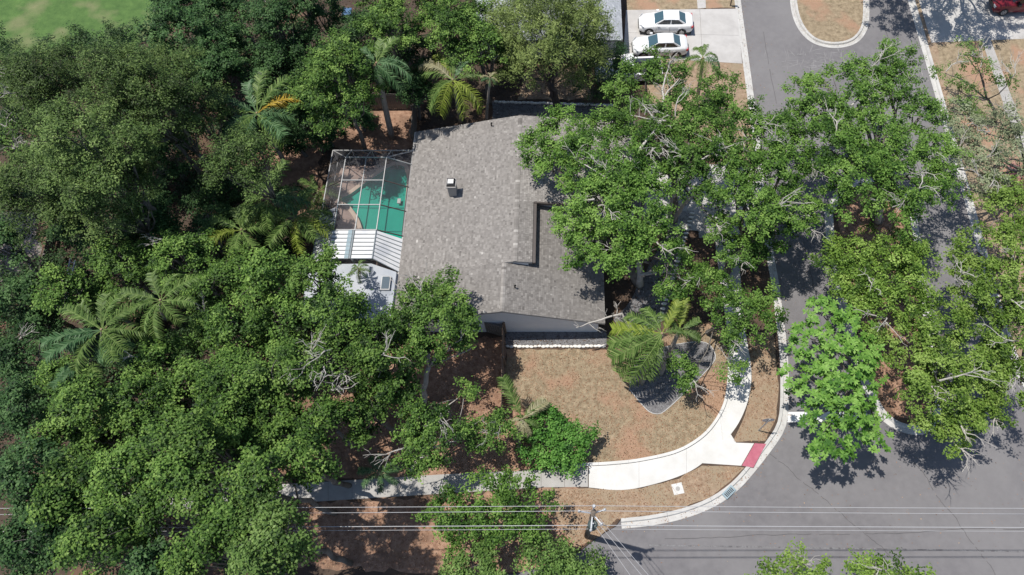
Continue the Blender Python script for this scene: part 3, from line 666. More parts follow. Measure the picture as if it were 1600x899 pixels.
# ------------------------------------------------------------------ neighbour's house
def hip_house(name, label, x0, x1, y0, y1, ze, pitch, m, wall='wall_paint', loc=None):
    h = thing(name, label, 'house', ((x0 + x1) / 2, (y0 + y1) / 2, 0))
    mb = MB(); mb.box(x0 + .45, x1 - .45, y0 + .45, y1 - .45, -.1, ze - .12); keep(mb.build('wall', wall), h)
    hw = (x1 - x0) / 2; zr = ze + hw * pitch; xm = (x0 + x1) / 2; ya, yb = y0 + hw, y1 - hw
    mb = MB(); mb.add([(x0, y0, ze), (x1, y0, ze), (x1, y1, ze), (x0, y1, ze), (xm, ya, zr), (xm, yb, zr), (x0, y0, ze - .14), (x1, y0, ze - .14), (x1, y1, ze - .14), (x0, y1, ze - .14)],
                      [(0, 1, 4), (1, 2, 5, 4), (2, 3, 5), (3, 0, 4, 5), (6, 7, 1, 0), (7, 8, 2, 1), (8, 9, 3, 2), (9, 6, 0, 3), (9, 8, 7, 6)])
    rf = keep(mb.build('roof', 'fascia'), h)
    r = np.random.default_rng(3); F = []; T = []                # tabs on each of the four slopes
    def face(p0, p1, t0, t1):
        p0, p1, t0, t1 = [np.array(p, float) for p in (p0, p1, t0, t1)]; L = np.linalg.norm((t0 + t1) / 2 - (p0 + p1) / 2); nc = int(L / .16)
        nn = np.cross(p1 - p0, t0 - p0); nn = nn / np.linalg.norm(nn); nn = nn if nn[2] > 0 else -nn
        for c in range(nc):
            a0, a1 = p0 + (t0 - p0) * c / nc, p1 + (t1 - p1) * c / nc; b0, b1 = p0 + (t0 - p0) * (c + 1) / nc, p1 + (t1 - p1) * (c + 1) / nc
            n = max(1, int(np.linalg.norm(a1 - a0) / .33)); off = r.random()
            cut = np.clip((np.arange(n + 2) - off) / n, 0, 1)
            for k in range(n + 1):
                u, v = cut[k], cut[k + 1]
                if v - u < 1e-4: continue
                v2 = v - .03 / n; th = .02 + .012 * r.random()
                F.append([a0 + (a1 - a0) * u + nn * th, a0 + (a1 - a0) * v2 + nn * th, b0 + (b1 - b0) * v2 + nn * .012, b0 + (b1 - b0) * u + nn * .012]); T.append(np.clip(.5 + r.normal() * .2, 0, 1))
    face((x0, y0, ze), (x1, y0, ze), (xm, ya, zr), (xm, ya, zr)); face((x1, y0, ze), (x1, y1, ze), (xm, ya, zr), (xm, yb, zr)); face((x0, y1, ze), (x0, y0, ze), (xm, yb, zr), (xm, ya, zr)); face((x1, y1, ze), (x0, y1, ze), (xm, yb, zr), (xm, yb, zr))
    tag(keep(link_mesh('shingle_field', soup('shingle_field', np.array(F), m, np.array(T)), None), rf) if False else link_mesh('shingle_field', soup('shingle_field', np.array(F), m, np.array(T)), None, rf), kind='stuff')
    return h
xr, yr = P(973, 66, 2.4)
nb = hip_house('neighbour_house', 'pale blue-grey shingle hip-roofed neighbour house behind the feathery tree', xr - 12.2, xr, yr + .2, yr + 22, 2.4, .36, 'shingle_blue')
fx = xr - .45 + .01
mb = MB(); mb.box(fx, fx + .05, yr + 2.0, yr + 6.6, 0, 2.1); keep(mb.build('garage_door', 'concrete_new'), nb)
for k in range(3):
    mb = MB(); mb.box(xr - 10.5 + k * 3.6, xr - 9.2 + k * 3.6, yr + .56, yr + .64, .9, 2.0); wn_ = keep(mb.build('window', 'concrete_new'), nb)
    mb = MB(); mb.box(xr - 10.4 + k * 3.6, xr - 9.3 + k * 3.6, yr + .54, yr + .558, .98, 1.92); mb.build('pane', 'car_glass_dark', wn_)

# ------------------------------------------------------------------ foliage
def crown_mesh(name, lobes, m, seed, dens=4.2, per=40, cr=.23, lw=(.16, .10), up=1.0, star=False, flat=.7, floor=-.25, ragged=1.6, spray=1.5):
    r = np.random.default_rng(seed); CC = []; OUT = []; TT = []
    for (x, y, z, rad) in lobes:
        n = max(6, int(dens * 2 * math.pi * rad * rad * .95))
        d = unit(r.normal(size=(n * 2, 3))); d = d[d[:, 2] > floor][:n]
        k = np.where(r.random(len(d)) < .85, r.uniform(.66, 1.22, len(d)), r.uniform(.35, .8, len(d)))
        wob = 1 + .18 * np.sin(d[:, 0] * 5 + seed) * np.cos(d[:, 1] * 6 + seed * 2)
        c = d * (k * wob)[:, None] * np.array([rad, rad, rad * flat]) + np.array([x, y, z])
        CC.append(c); OUT.append(d); TT.append(r.normal(0, .2, len(d)) + r.normal(0, .1))
    CC = np.concatenate(CC); OUT = np.concatenate(OUT); TT = np.concatenate(TT)
    keepm = np.ones(len(CC), bool)
    for (x, y, z, rad) in lobes:                          # thin out what lies deep inside another lobe
        q = (((CC - np.array([x, y, z])) / np.array([rad, rad, rad * flat])) ** 2).sum(1)
        keepm &= ~((q < .3) & (r.random(len(CC)) < .65))
    ph = r.random(8) * 6.28; x_, y_, z_ = CC[:, 0], CC[:, 1], CC[:, 2]      # ragged: holes and shifts at the scale of a bough
    f_ = np.sin(1.9 * x_ + ph[0]) + np.sin(2.2 * y_ + ph[1]) + np.sin(2.6 * z_ + ph[2]) + .8 * np.sin(3.3 * (x_ + y_) + ph[3]) + .8 * np.sin(3.7 * (x_ - y_) + ph[4])
    keepm &= f_ > -ragged
    CC = CC + np.stack([np.sin(2.0 * y_ + ph[5]), np.sin(2.3 * x_ + ph[6]), .8 * np.sin(2.1 * (x_ + y_) + ph[7])], 1) * .22
    CC, OUT, TT = CC[keepm], OUT[keepm], TT[keepm]; n = len(CC)
    if star:                                              # rosettes of long leaves
        N = n * per; c = np.repeat(CC, per, 0); ax = unit(np.repeat(OUT, per, 0) * .5 + np.array([0, 0, up]) + np.repeat(r.normal(0, .25, (n, 3)), per, 0))
        e = unit(np.cross(ax, np.array([.3, .9, .1]))); f = np.cross(ax, e)
        a = np.tile(np.arange(per) * 2 * math.pi / per, n) + np.repeat(r.random(n) * 6.28, per) + r.normal(0, .18, N)
        rad_ = e * np.cos(a)[:, None] + f * np.sin(a)[:, None]; L = lw[0] * r.uniform(.75, 1.15, N)[:, None]; W = lw[1] * r.uniform(.8, 1.15, N)[:, None]
        tip = unit(rad_ + ax * r.uniform(-.15, .45, N)[:, None]); side = unit(np.cross(tip, ax)); b = c
        V = np.stack([b, b + tip * L * .55 + side * W * .5, b + tip * L - ax * L * .12, b + tip * L * .55 - side * W * .5], 1)
    else:
        N = n * per; off = r.normal(size=(N, 3)) * np.array([cr, cr, cr * .62])
        sp = unit(OUT * np.array([1, 1, .6]) + r.normal(0, .45, (n, 3))); sp = np.repeat(sp, per, 0); off = off + sp * (off * sp).sum(1)[:, None] * (spray - 1); c = np.repeat(CC, per, 0) + off
        nn = unit(np.repeat(OUT, per, 0) * .35 + unit(off) * .35 + np.array([0, 0, up]) + r.normal(0, .42, (N, 3)))
        t = unit(np.cross(nn, r.normal(size=(N, 3)))); b = np.cross(nn, t)
        L = lw[0] * r.uniform(.65, 1.25, N)[:, None]; W = lw[1] * r.uniform(.7, 1.2, N)[:, None]
        V = np.stack([c - t * L * .5, c + b * W * .5 - t * L * .05, c + t * L * .5, c - b * W * .5 - t * L * .05], 1)
    tone = np.clip(.46 + np.repeat(TT, per) + r.normal(0, .17, N), 0, 1)
    return soup(name, V, m, tone), CC
def limb(mb, p, q, r0, r1, rr, seg=5, sag=.12, n=6):
    p, q = Vector(p), Vector(q); L = (q - p).length; pts = [p]; j = L * sag
    o1 = Vector((rr.uniform(-j, j), rr.uniform(-j, j), rr.uniform(0, j)))
    for k in range(1, seg):
        t = k / seg; pts.append(p.lerp(q, t) + o1 * math.sin(math.pi * t) + Vector((rr.uniform(-1, 1), rr.uniform(-1, 1), rr.uniform(-1, 1))) * L * .025)
    pts.append(q); mb.tube(pts, [r0 + (r1 - r0) * k / seg for k in range(seg + 1)], n); return pts
def tree(name, label, cat, base, lobes, m, seed, bark='bark', r0=.2, fork=.45, group=None, bare=0, twigs=3, stems=1, **kw):
    """lobes in world metres (x, y, z, radius); trunk and limbs reach every lobe"""
    rr = random.Random(seed); b = Vector((base[0], base[1], -.05 if len(base) < 3 else base[2]))
    t = thing(name, label, cat, b, group=group)
    loc = [(x - b.x, y - b.y, z - b.z, r_) for x, y, z, r_ in lobes]
    me, CC = crown_mesh('crown', loc, m, seed, **kw); o = link_mesh('crown', me, None, t)
    cen = sum((Vector(l[:3]) for l in loc), Vector()) / len(loc); zmin = min(l[2] - l[3] * .5 for l in loc)
    mb = MB(); fk = Vector((cen.x * .45 + rr.uniform(-.2, .2), cen.y * .45 + rr.uniform(-.2, .2), max(.5, zmin * fork + cen.z * .15)))
    forks = []
    for s in range(stems):
        f2 = fk + Vector((rr.uniform(-.6, .6), rr.uniform(-.6, .6), rr.uniform(-.3, .3))) * (0 if stems == 1 else 1); forks.append(f2)
        limb(mb, (rr.uniform(-.15, .15) * (stems > 1), rr.uniform(-.15, .15) * (stems > 1), 0), f2, r0, r0 * .72, rr, 5, .06, 8)
    for i, l in enumerate(loc):
        c = Vector(l[:3]) + Vector((0, 0, -.15 * l[3])); rl = r0 * (.52 if len(loc) < 7 else .38) * min(1.3, .7 + l[3] * .25)
        f2 = min(forks, key=lambda f: (f - c).length); ps = limb(mb, f2 - Vector((0, 0, .1)), c, rl, rl * .4, rr)
        near = CC[np.argsort(((CC - np.array(c)) ** 2).sum(1))[:60]]
        for k in range(twigs):
            q = Vector(near[rr.randrange(len(near))]); limb(mb, ps[rr.randrange(3, 6)], q, rl * .32, .012, rr, 4, .15, 4)
    trunk = mb.build('trunk', bark, t, True)
    if bare:
        for k in range(int(bare * .6 + .5)):
            mb = MB(); l = loc[rr.randrange(len(loc))]; a = rr.uniform(0, 6.28); s = Vector(l[:3]); e = s + Vector((math.cos(a) * l[3] * 1.05, math.sin(a) * l[3] * 1.05, l[3] * rr.uniform(.45, .9)))
            ps = limb(mb, s, e, .055, .022, rr, 5, .2, 5)
            for q in range(5):
                st = ps[rr.randrange(2, 6)]; d = (e - s).normalized() + Vector((rr.uniform(-.9, .9), rr.uniform(-.9, .9), rr.uniform(-.2, .5))); e2 = st + d * rr.uniform(.35, .95)
                p2 = limb(mb, st, e2, .028, .012, rr, 3, .2, 4)
                for w_ in range(2): limb(mb, p2[2], p2[2] + d * .3 + Vector((rr.uniform(-.35, .35), rr.uniform(-.35, .35), rr.uniform(-.1, .2))), .014, .007, rr, 2, .2, 4)
            mb.build('bare_branch', 'bark_pale', t)
    return t
def LB(px, py, rp, z): x, y = P(px, py, z); return (x, y, z, rp * MPP(px, py, z))

# ---- named street and garden trees: lobes (photo x, photo y, radius px, height m)
BIG = dict(dens=4.9, per=50, cr=.145, lw=(.165, .10))
def street_tree(name, label, base_px, lobes, m, seed, cat='tree', grow=1.27, **kw):
    d = dict(BIG); d.update(kw)
    return tree(name, label, cat, P(*base_px), [LB(a, b_, c * grow, z) for a, b_, c, z in lobes], m, seed, **d)
street_tree('oak_tree', 'broad oak whose crown hangs over the east side of the grey house roof', (1000, 446),
    [(848, 232, 26, 6.4), (880, 212, 32, 7), (925, 238, 34, 8), (868, 262, 24, 6.5), (975, 262, 38, 8.5), (935, 322, 34, 8), (898, 348, 28, 6.6), (905, 385, 26, 6.2), (955, 382, 30, 7), (1005, 330, 34, 8.4), (1022, 375, 26, 7.6), (965, 300, 30, 8.6), (1010, 285, 28, 8.8), (905, 300, 20, 7.4), (985, 410, 20, 6.4), (1045, 405, 22, 5.6), (1052, 455, 18, 4.6), (940, 205, 22, 7.2)], 'lf_street', 101, bark='bark', r0=.36, bare=9)
street_tree('oak_tree', 'tall oak with forked pale bare limbs south of the parked white cars', (1052, 345),
    [(1008, 112, 26, 7.6), (975, 150, 24, 7), (1045, 122, 26, 8), (1085, 160, 28, 8), (1132, 138, 22, 7.4), (1125, 175, 20, 7.8), (1055, 185, 28, 8.8), (1000, 190, 26, 8.2), (1105, 212, 30, 9), (1030, 232, 30, 9), (1075, 250, 26, 9.2), (955, 195, 20, 7.4), (1090, 290, 22, 8.4), (1130, 240, 24, 8.8), (1125, 350, 18, 6.4)], 'lf_street', 102, r0=.34, bare=12)
street_tree('oak_tree', 'spreading oak leaning over the west kerb between driveway and road', (1132, 430),
    [(1165, 195, 30, 8), (1205, 222, 32, 8.2), (1243, 196, 24, 7.6), (1152, 250, 28, 8.6), (1198, 282, 34, 8.4), (1245, 322, 26, 7.4), (1190, 338, 26, 7.8), (1228, 260, 28, 8.2), (1150, 300, 22, 8), (1160, 395, 24, 5.4), (1192, 388, 22, 5.2), (1215, 345, 18, 6.6), (1256, 350, 16, 6.8)], 'lf_street', 103, r0=.32, bare=11)
street_tree('small_oak', 'small oak with twisted pale branches over the shaded pavement near the palms', (1105, 520),
    [(1168, 492, 30, 4.6), (1130, 478, 20, 4.4), (1195, 460, 15, 4.6), (1105, 440, 22, 4.6), (1150, 525, 16, 4.2), (1082, 432, 16, 4.8), (1076, 590, 15, 2.6), (1142, 578, 13, 3.0), (1066, 566, 12, 3.0)], 'lf_street', 104, r0=.15, bare=7, dens=5)
street_tree('oak_tree', 'large oak crown spread across the boulevard below the grass island', (1372, 345),
    [(1346, 118, 26, 8.2), (1398, 98, 24, 8.2), (1392, 132, 28, 8.8), (1342, 160, 30, 9), (1290, 178, 30, 8.4), (1252, 152, 22, 7.6), (1300, 232, 34, 9), (1380, 215, 32, 9.4), (1440, 178, 26, 8.6), (1348, 272, 38, 9.4), (1420, 272, 38, 9.4), (1462, 240, 28, 8.8), (1316, 312, 26, 8), (1402, 318, 30, 8.4), (1285, 120, 16, 7.6), (1472, 290, 22, 8.4), (1330, 205, 24, 9.2), (1390, 70, 12, 7.6), (1270, 255, 20, 8)], 'lf_street', 105, r0=.42, bare=14)
street_tree('thin_tree', 'thin grey-green tree with sparse leaves on the east lawn by the red pickup', (1555, 190),
    [(1512, 84, 18, 4.6), (1478, 112, 18, 4.2), (1532, 106, 18, 4.6), (1578, 124, 13, 4.6), (1500, 140, 16, 4.4), (1515, 165, 18, 5)], 'lf_lime', 106, r0=.13, bare=9, dens=3.4, per=30)
street_tree('grey_oak', 'pale grey-green oak with mossy twigs at the east edge above the pink shrub', (1640, 300),
    [(1500, 195, 28, 6), (1545, 205, 32, 6.6), (1590, 190, 30, 6.4), (1520, 235, 30, 6.6), (1570, 250, 32, 7), (1610, 240, 30, 7), (1500, 262, 22, 6.4), (1545, 285, 26, 6.8)], 'lf_grey', 107, r0=.26, bare=14, dens=3.8, per=28)
street_tree('oak_tree', 'yellow-green oak in the middle of the mulched south island', (1372, 470),
    [(1308, 412, 26, 5.6), (1348, 396, 30, 6.2), (1395, 395, 30, 6.6), (1328, 448, 22, 5.4), (1400, 440, 34, 7), (1365, 435, 26, 6.6), (1382, 498, 28, 6.2), (1438, 415, 26, 6.6), (1425, 480, 28, 6.6), (1348, 468, 20, 5.8)], 'lf_yellow', 108, r0=.26, bare=6)
street_tree('magnolia_tree', 'bright green large-leaved tree with star-like leaf rosettes above the stop line', (1362, 575),
    [(1288, 492, 24, 6), (1338, 520, 26, 6.2), (1268, 545, 24, 6.2), (1318, 560, 32, 7), (1352, 590, 26, 6.6), (1274, 598, 26, 6.2), (1318, 625, 32, 6.6), (1280, 650, 22, 5.6), (1352, 660, 18, 5.2), (1376, 694, 14, 4.8), (1312, 690, 22, 5.2), (1250, 520, 14, 5.6), (1240, 590, 16, 5.4), (1330, 668, 18, 5.4), (1282, 702, 14, 4.8)], 'lf_magnolia', 109, r0=.2, star=True, per=7, dens=7.5, lw=(.30, .135), up=1.2, twigs=4, grow=1.28, ragged=2.0)
street_tree('oak_tree', 'lime-green oak leaning over the southern tip of the island beside the street sign', (1448, 590),
    [(1428, 538, 28, 6.4), (1478, 520, 32, 7.4), (1518, 560, 32, 7.4), (1468, 595, 36, 7.6), (1520, 618, 32, 7), (1458, 648, 26, 6), (1488, 688, 20, 5.4), (1540, 640, 22, 6.4), (1440, 600, 22, 6.4), (1500, 655, 20, 6.2)], 'lf_yellow', 110, r0=.28, bare=8)
street_tree('oak_tree', 'yellowish oak along the east kerb at the photo edge', (1592, 470),
    [(1560, 335, 30, 7.2), (1595, 395, 34, 7.6), (1530, 392, 28, 7), (1570, 460, 34, 7.8), (1522, 455, 26, 6.8), (1592, 530, 32, 7.6), (1555, 520, 26, 7), (1598, 600, 28, 7), (1572, 575, 22, 6.6), (1495, 410, 18, 6.2), (1500, 470, 18, 6.4), (1580, 300, 22, 7), (1555, 610, 16, 6)], 'lf_yellow', 111, r0=.34, bare=14)
# garden side
street_tree('oak_tree', 'oak with a pale trunk overlapping the south-west corner of the grey roof', (662, 632),
    [(690, 448, 20, 6.4), (655, 482, 28, 6.6), (712, 482, 24, 6.6), (632, 505, 26, 6.2), (680, 508, 32, 6.8), (724, 506, 16, 6.2), (702, 540, 20, 5.6), (648, 545, 24, 5.8), (672, 470, 20, 6.8), (735, 545, 10, 5.2)], 'lf_green', 112, bark='bark_pale', r0=.2, bare=3)
street_tree('oak_tree', 'low oak with pale leaning branches over the red mulch by the fence', (640, 735),
    [(762, 672, 20, 3.6), (790, 668, 16, 3.4), (735, 680, 16, 3.8), (705, 690, 26, 4.6), (660, 662, 28, 5.4), (640, 700, 26, 5), (682, 640, 18, 5), (668, 722, 18, 4.4), (725, 612, 12, 4)], 'lf_green', 113, bark='bark_pale', r0=.17, bare=6)
street_tree('shrub', 'rounded bright green shrub on the lawn beside the curved pavement', (868, 712),
    [(850, 672, 25, 1.7), (888, 688, 28, 1.7), (858, 708, 24, 1.5), (902, 712, 16, 1.2), (838, 690, 20, 1.5), (872, 665, 20, 1.8), (880, 722, 16, 1.1), (828, 652, 13, 1.5), (918, 690, 12, 1.5), (862, 642, 11, 1.9), (846, 728, 12, .9), (815, 678, 10, 1.2)], 'lf_bush', 114, cat='shrub', r0=.05, stems=3, dens=7, per=34, cr=.13, lw=(.17, .11), floor=-.8, fork=.3, grow=1.02)
street_tree('young_tree', 'light green leafy young tree between the pavement and the power lines', (772, 812),
    [(700, 792, 22, 3), (752, 768, 28, 3.6), (805, 762, 26, 3.4), (832, 792, 26, 3.2), (770, 812, 32, 3.8), (722, 815, 22, 3.2), (800, 800, 26, 3.8), (700, 838, 16, 2.6), (822, 828, 22, 3), (760, 838, 18, 3), (675, 800, 14, 2.6)], 'lf_street', 115, r0=.1, stems=2, dens=5.2, per=40, grow=1.15)
street_tree('grey_shrub', 'grey-green shrub at the street edge beside the utility pole', (858, 885),
    [(850, 872, 26, 2.6), (828, 852, 20, 2.6), (872, 855, 18, 2.4), (880, 885, 18, 2.2), (835, 892, 20, 2.2)], 'lf_lime', 116, cat='shrub', r0=.07, stems=3, per=28)
street_tree('grey_shrub', 'small olive shrub at the bottom edge directly below the utility pole', (912, 905),
    [(908, 886, 20, 1.8), (925, 894, 14, 1.6), (896, 898, 14, 1.6)], 'lf_lime', 117, cat='shrub', r0=.04, stems=2, dens=7, cr=.18)
street_tree('young_tree', 'yellow-green young tree at the bottom edge left of the utility pole', (745, 905),
    [(740, 882, 24, 3), (715, 892, 18, 2.6), (770, 895, 18, 2.8), (742, 908, 22, 3)], 'lf_lime', 118, r0=.07)
for i, (lb, lab) in enumerate(((((1272, 892, 30, 6.4), (1240, 896, 22, 5.8), (1205, 893, 20, 5.4), (1268, 930, 30, 6.4), (1172, 905, 14, 4.8)), 'leafy street tree along the bottom edge, nearer the kerb ramp'),
                               (((1385, 890, 26, 6), (1352, 900, 22, 5.6), (1362, 932, 30, 6), (1415, 900, 18, 5.2), (1450, 898, 14, 5)), 'leafy street tree along the bottom edge, farther east of its twin'))):
    x, y = P(lb[3][0], 985, 0); tree('street_tree', lab, 'tree', (x, -2.2), [LB(*l) for l in lb], 'lf_yellow', 119 + i, r0=.2, bare=3, **BIG)
street_tree('shade_tree', 'tree beyond the top edge shading the red pickup and its driveway', (1500, -75),
    [(1440, -90, 45, 6.5), (1500, -95, 50, 7), (1400, -80, 36, 6), (1470, -62, 36, 6.2), (1540, -70, 44, 6.6), (1590, -80, 44, 6.4), (1440, -50, 26, 5.6), (1510, -48, 28, 5.8), (1570, -50, 30, 6)], 'lf_street', 122, r0=.3, dens=3.0, grow=1.0)
# feathery cedar-like tree north of the house
street_tree('cedar_tree', 'feathery olive-green conifer with dark leaning stems between the two houses', (872, 166),
    [(815, 45, 28, 7), (862, 30, 32, 8), (905, 45, 28, 7.4), (838, 78, 28, 6.6), (880, 72, 30, 7), (795, 80, 22, 5.6), (918, 85, 24, 5.6), (790, 112, 18, 4.4), (825, 10, 24, 7.2), (880, 0, 26, 7.8), (850, 55, 26, 7.8), (912, 12, 22, 7.2), (780, 60, 20, 5.4), (930, 50, 20, 6.2), (905, 110, 20, 4.6), (815, 110, 18, 4.8), (850, -20, 24, 7.6), (800, 15, 20, 6.4), (785, 38, 18, 5.8), (925, 25, 18, 6.6)], 'lf_cedar', 123, bark='bark_dark', r0=.18, stems=4, dens=4.6, per=64, cr=.21, lw=(.22, .06), up=1.0, flat=1.3, grow=1.22)
street_tree('cedar_shrub', 'dark bushy conifer beside the neighbour house corner and driveway', (935, 150),
    [(948, 88, 20, 3.4), (940, 112, 20, 3), (925, 125, 18, 2.6), (960, 100, 16, 3), (938, 140, 16, 1.8), (912, 138, 16, 1.8), (965, 80, 12, 3.2)], 'lf_deep', 124, r0=.1, dens=5.5, per=34, cr=.2, lw=(.17, .06), flat=1.1, floor=-.7)
street_tree('pink_shrub', 'pink flowering shrub at the right edge below the grey oak', (1598, 275),
    [(1590, 268, 12, 1.6), (1604, 285, 12, 1.6), (1586, 288, 10, 1.4), (1596, 312, 10, 1.3)], 'pink_bloom', 125, cat='shrub', r0=.04, stems=2, dens=8, per=16, cr=.15, lw=(.14, .12))

def pale_limbs(parent, paths, seed, bark='bark_pale'):
    rr = random.Random(seed)
    for pts, r0 in paths:
        w_ = [PZ(*p) for p in pts]; mb = MB(); full = []
        for a, b in zip(w_, w_[1:]):
            for k in range(4): full.append(a.lerp(b, k / 4) + Vector((rr.uniform(-1, 1), rr.uniform(-1, 1), rr.uniform(-1, 1))) * .05)
        full.append(w_[-1]); n = len(full); mb.tube(full, [r0 * (1 - .75 * k / (n - 1)) for k in range(n)], 7)
        for q in range(int(3 + n / 3)):
            k = rr.randrange(n // 3, n); d = Vector((rr.uniform(-1, 1), rr.uniform(-1, 1), rr.uniform(-.1, .6))); e = full[k] + d * rr.uniform(.5, 1.1)
            ps = limb(mb, full[k], e, r0 * .28, .014, rr, 4, .2, 4)
            for u in range(2): limb(mb, ps[2], ps[2] + d * .35 + Vector((rr.uniform(-.4, .4), rr.uniform(-.4, .4), rr.uniform(0, .3))), .018, .008, rr, 2, .2, 4)
        keep(mb.build('bare_branch', bark, None, True), parent)
OAKS = [o for o in C.objects if o.name.startswith('oak_tree') and o.type == 'EMPTY']
pale_limbs(OAKS[0], [([(1000, 446, .2), (999, 400, 3.2), (998, 350, 6.5)], .30), ([(985, 520, 2.4), (972, 490, 3.6), (940, 500, 3.6), (900, 512, 3.4)], .10), ([(1000, 430, 1.5), (1040, 425, 2.4), (1085, 430, 3.0)], .13), ([(960, 285, 9.2), (900, 250, 8.6)], .06), ([(930, 310, 9), (890, 318, 7.6)], .06)], 1)
pale_limbs(OAKS[1], [([(1052, 345, .2), (1068, 318, 5), (1105, 285, 8.4)], .22), ([(1045, 345, .2), (1050, 310, 5), (1078, 270, 8.6)], .18), ([(1036, 185, 8.6), (1036, 140, 9), (1046, 100, 9.2)], .10), ([(1038, 150, 9), (1062, 122, 9.4)], .07), ([(990, 248, 9.2), (1030, 195, 9.8), (1005, 165, 9.6)], .10), ([(955, 240, 8.6), (990, 250, 9.2)], .08), ([(1040, 190, 9.6), (985, 180, 9)], .06)], 2)
pale_limbs(OAKS[2], [([(1100, 335, 6.5), (1140, 322, 7.2), (1185, 318, 7.8)], .11), ([(1108, 300, 8.2), (1125, 330, 6.4), (1130, 372, 4.4)], .06), ([(1085, 300, 8.4), (1100, 345, 6), (1105, 372, 4.6)], .06), ([(1080, 260, 9), (1110, 240, 9.6), (1170, 218, 9.2)], .07), ([(1130, 265, 9), (1168, 218, 9.2)], .06)], 3)
pale_limbs(OAKS[3], [([(1372, 345, .2), (1382, 290, 5), (1390, 200, 9)], .26), ([(1388, 220, 8.6), (1378, 180, 9.4), (1350, 145, 9.4)], .07), ([(1400, 250, 9.6), (1380, 190, 9.6)], .06), ([(1330, 165, 9.4), (1372, 118, 9)], .06), ([(1400, 130, 9.2), (1440, 130, 9)], .05)], 4)
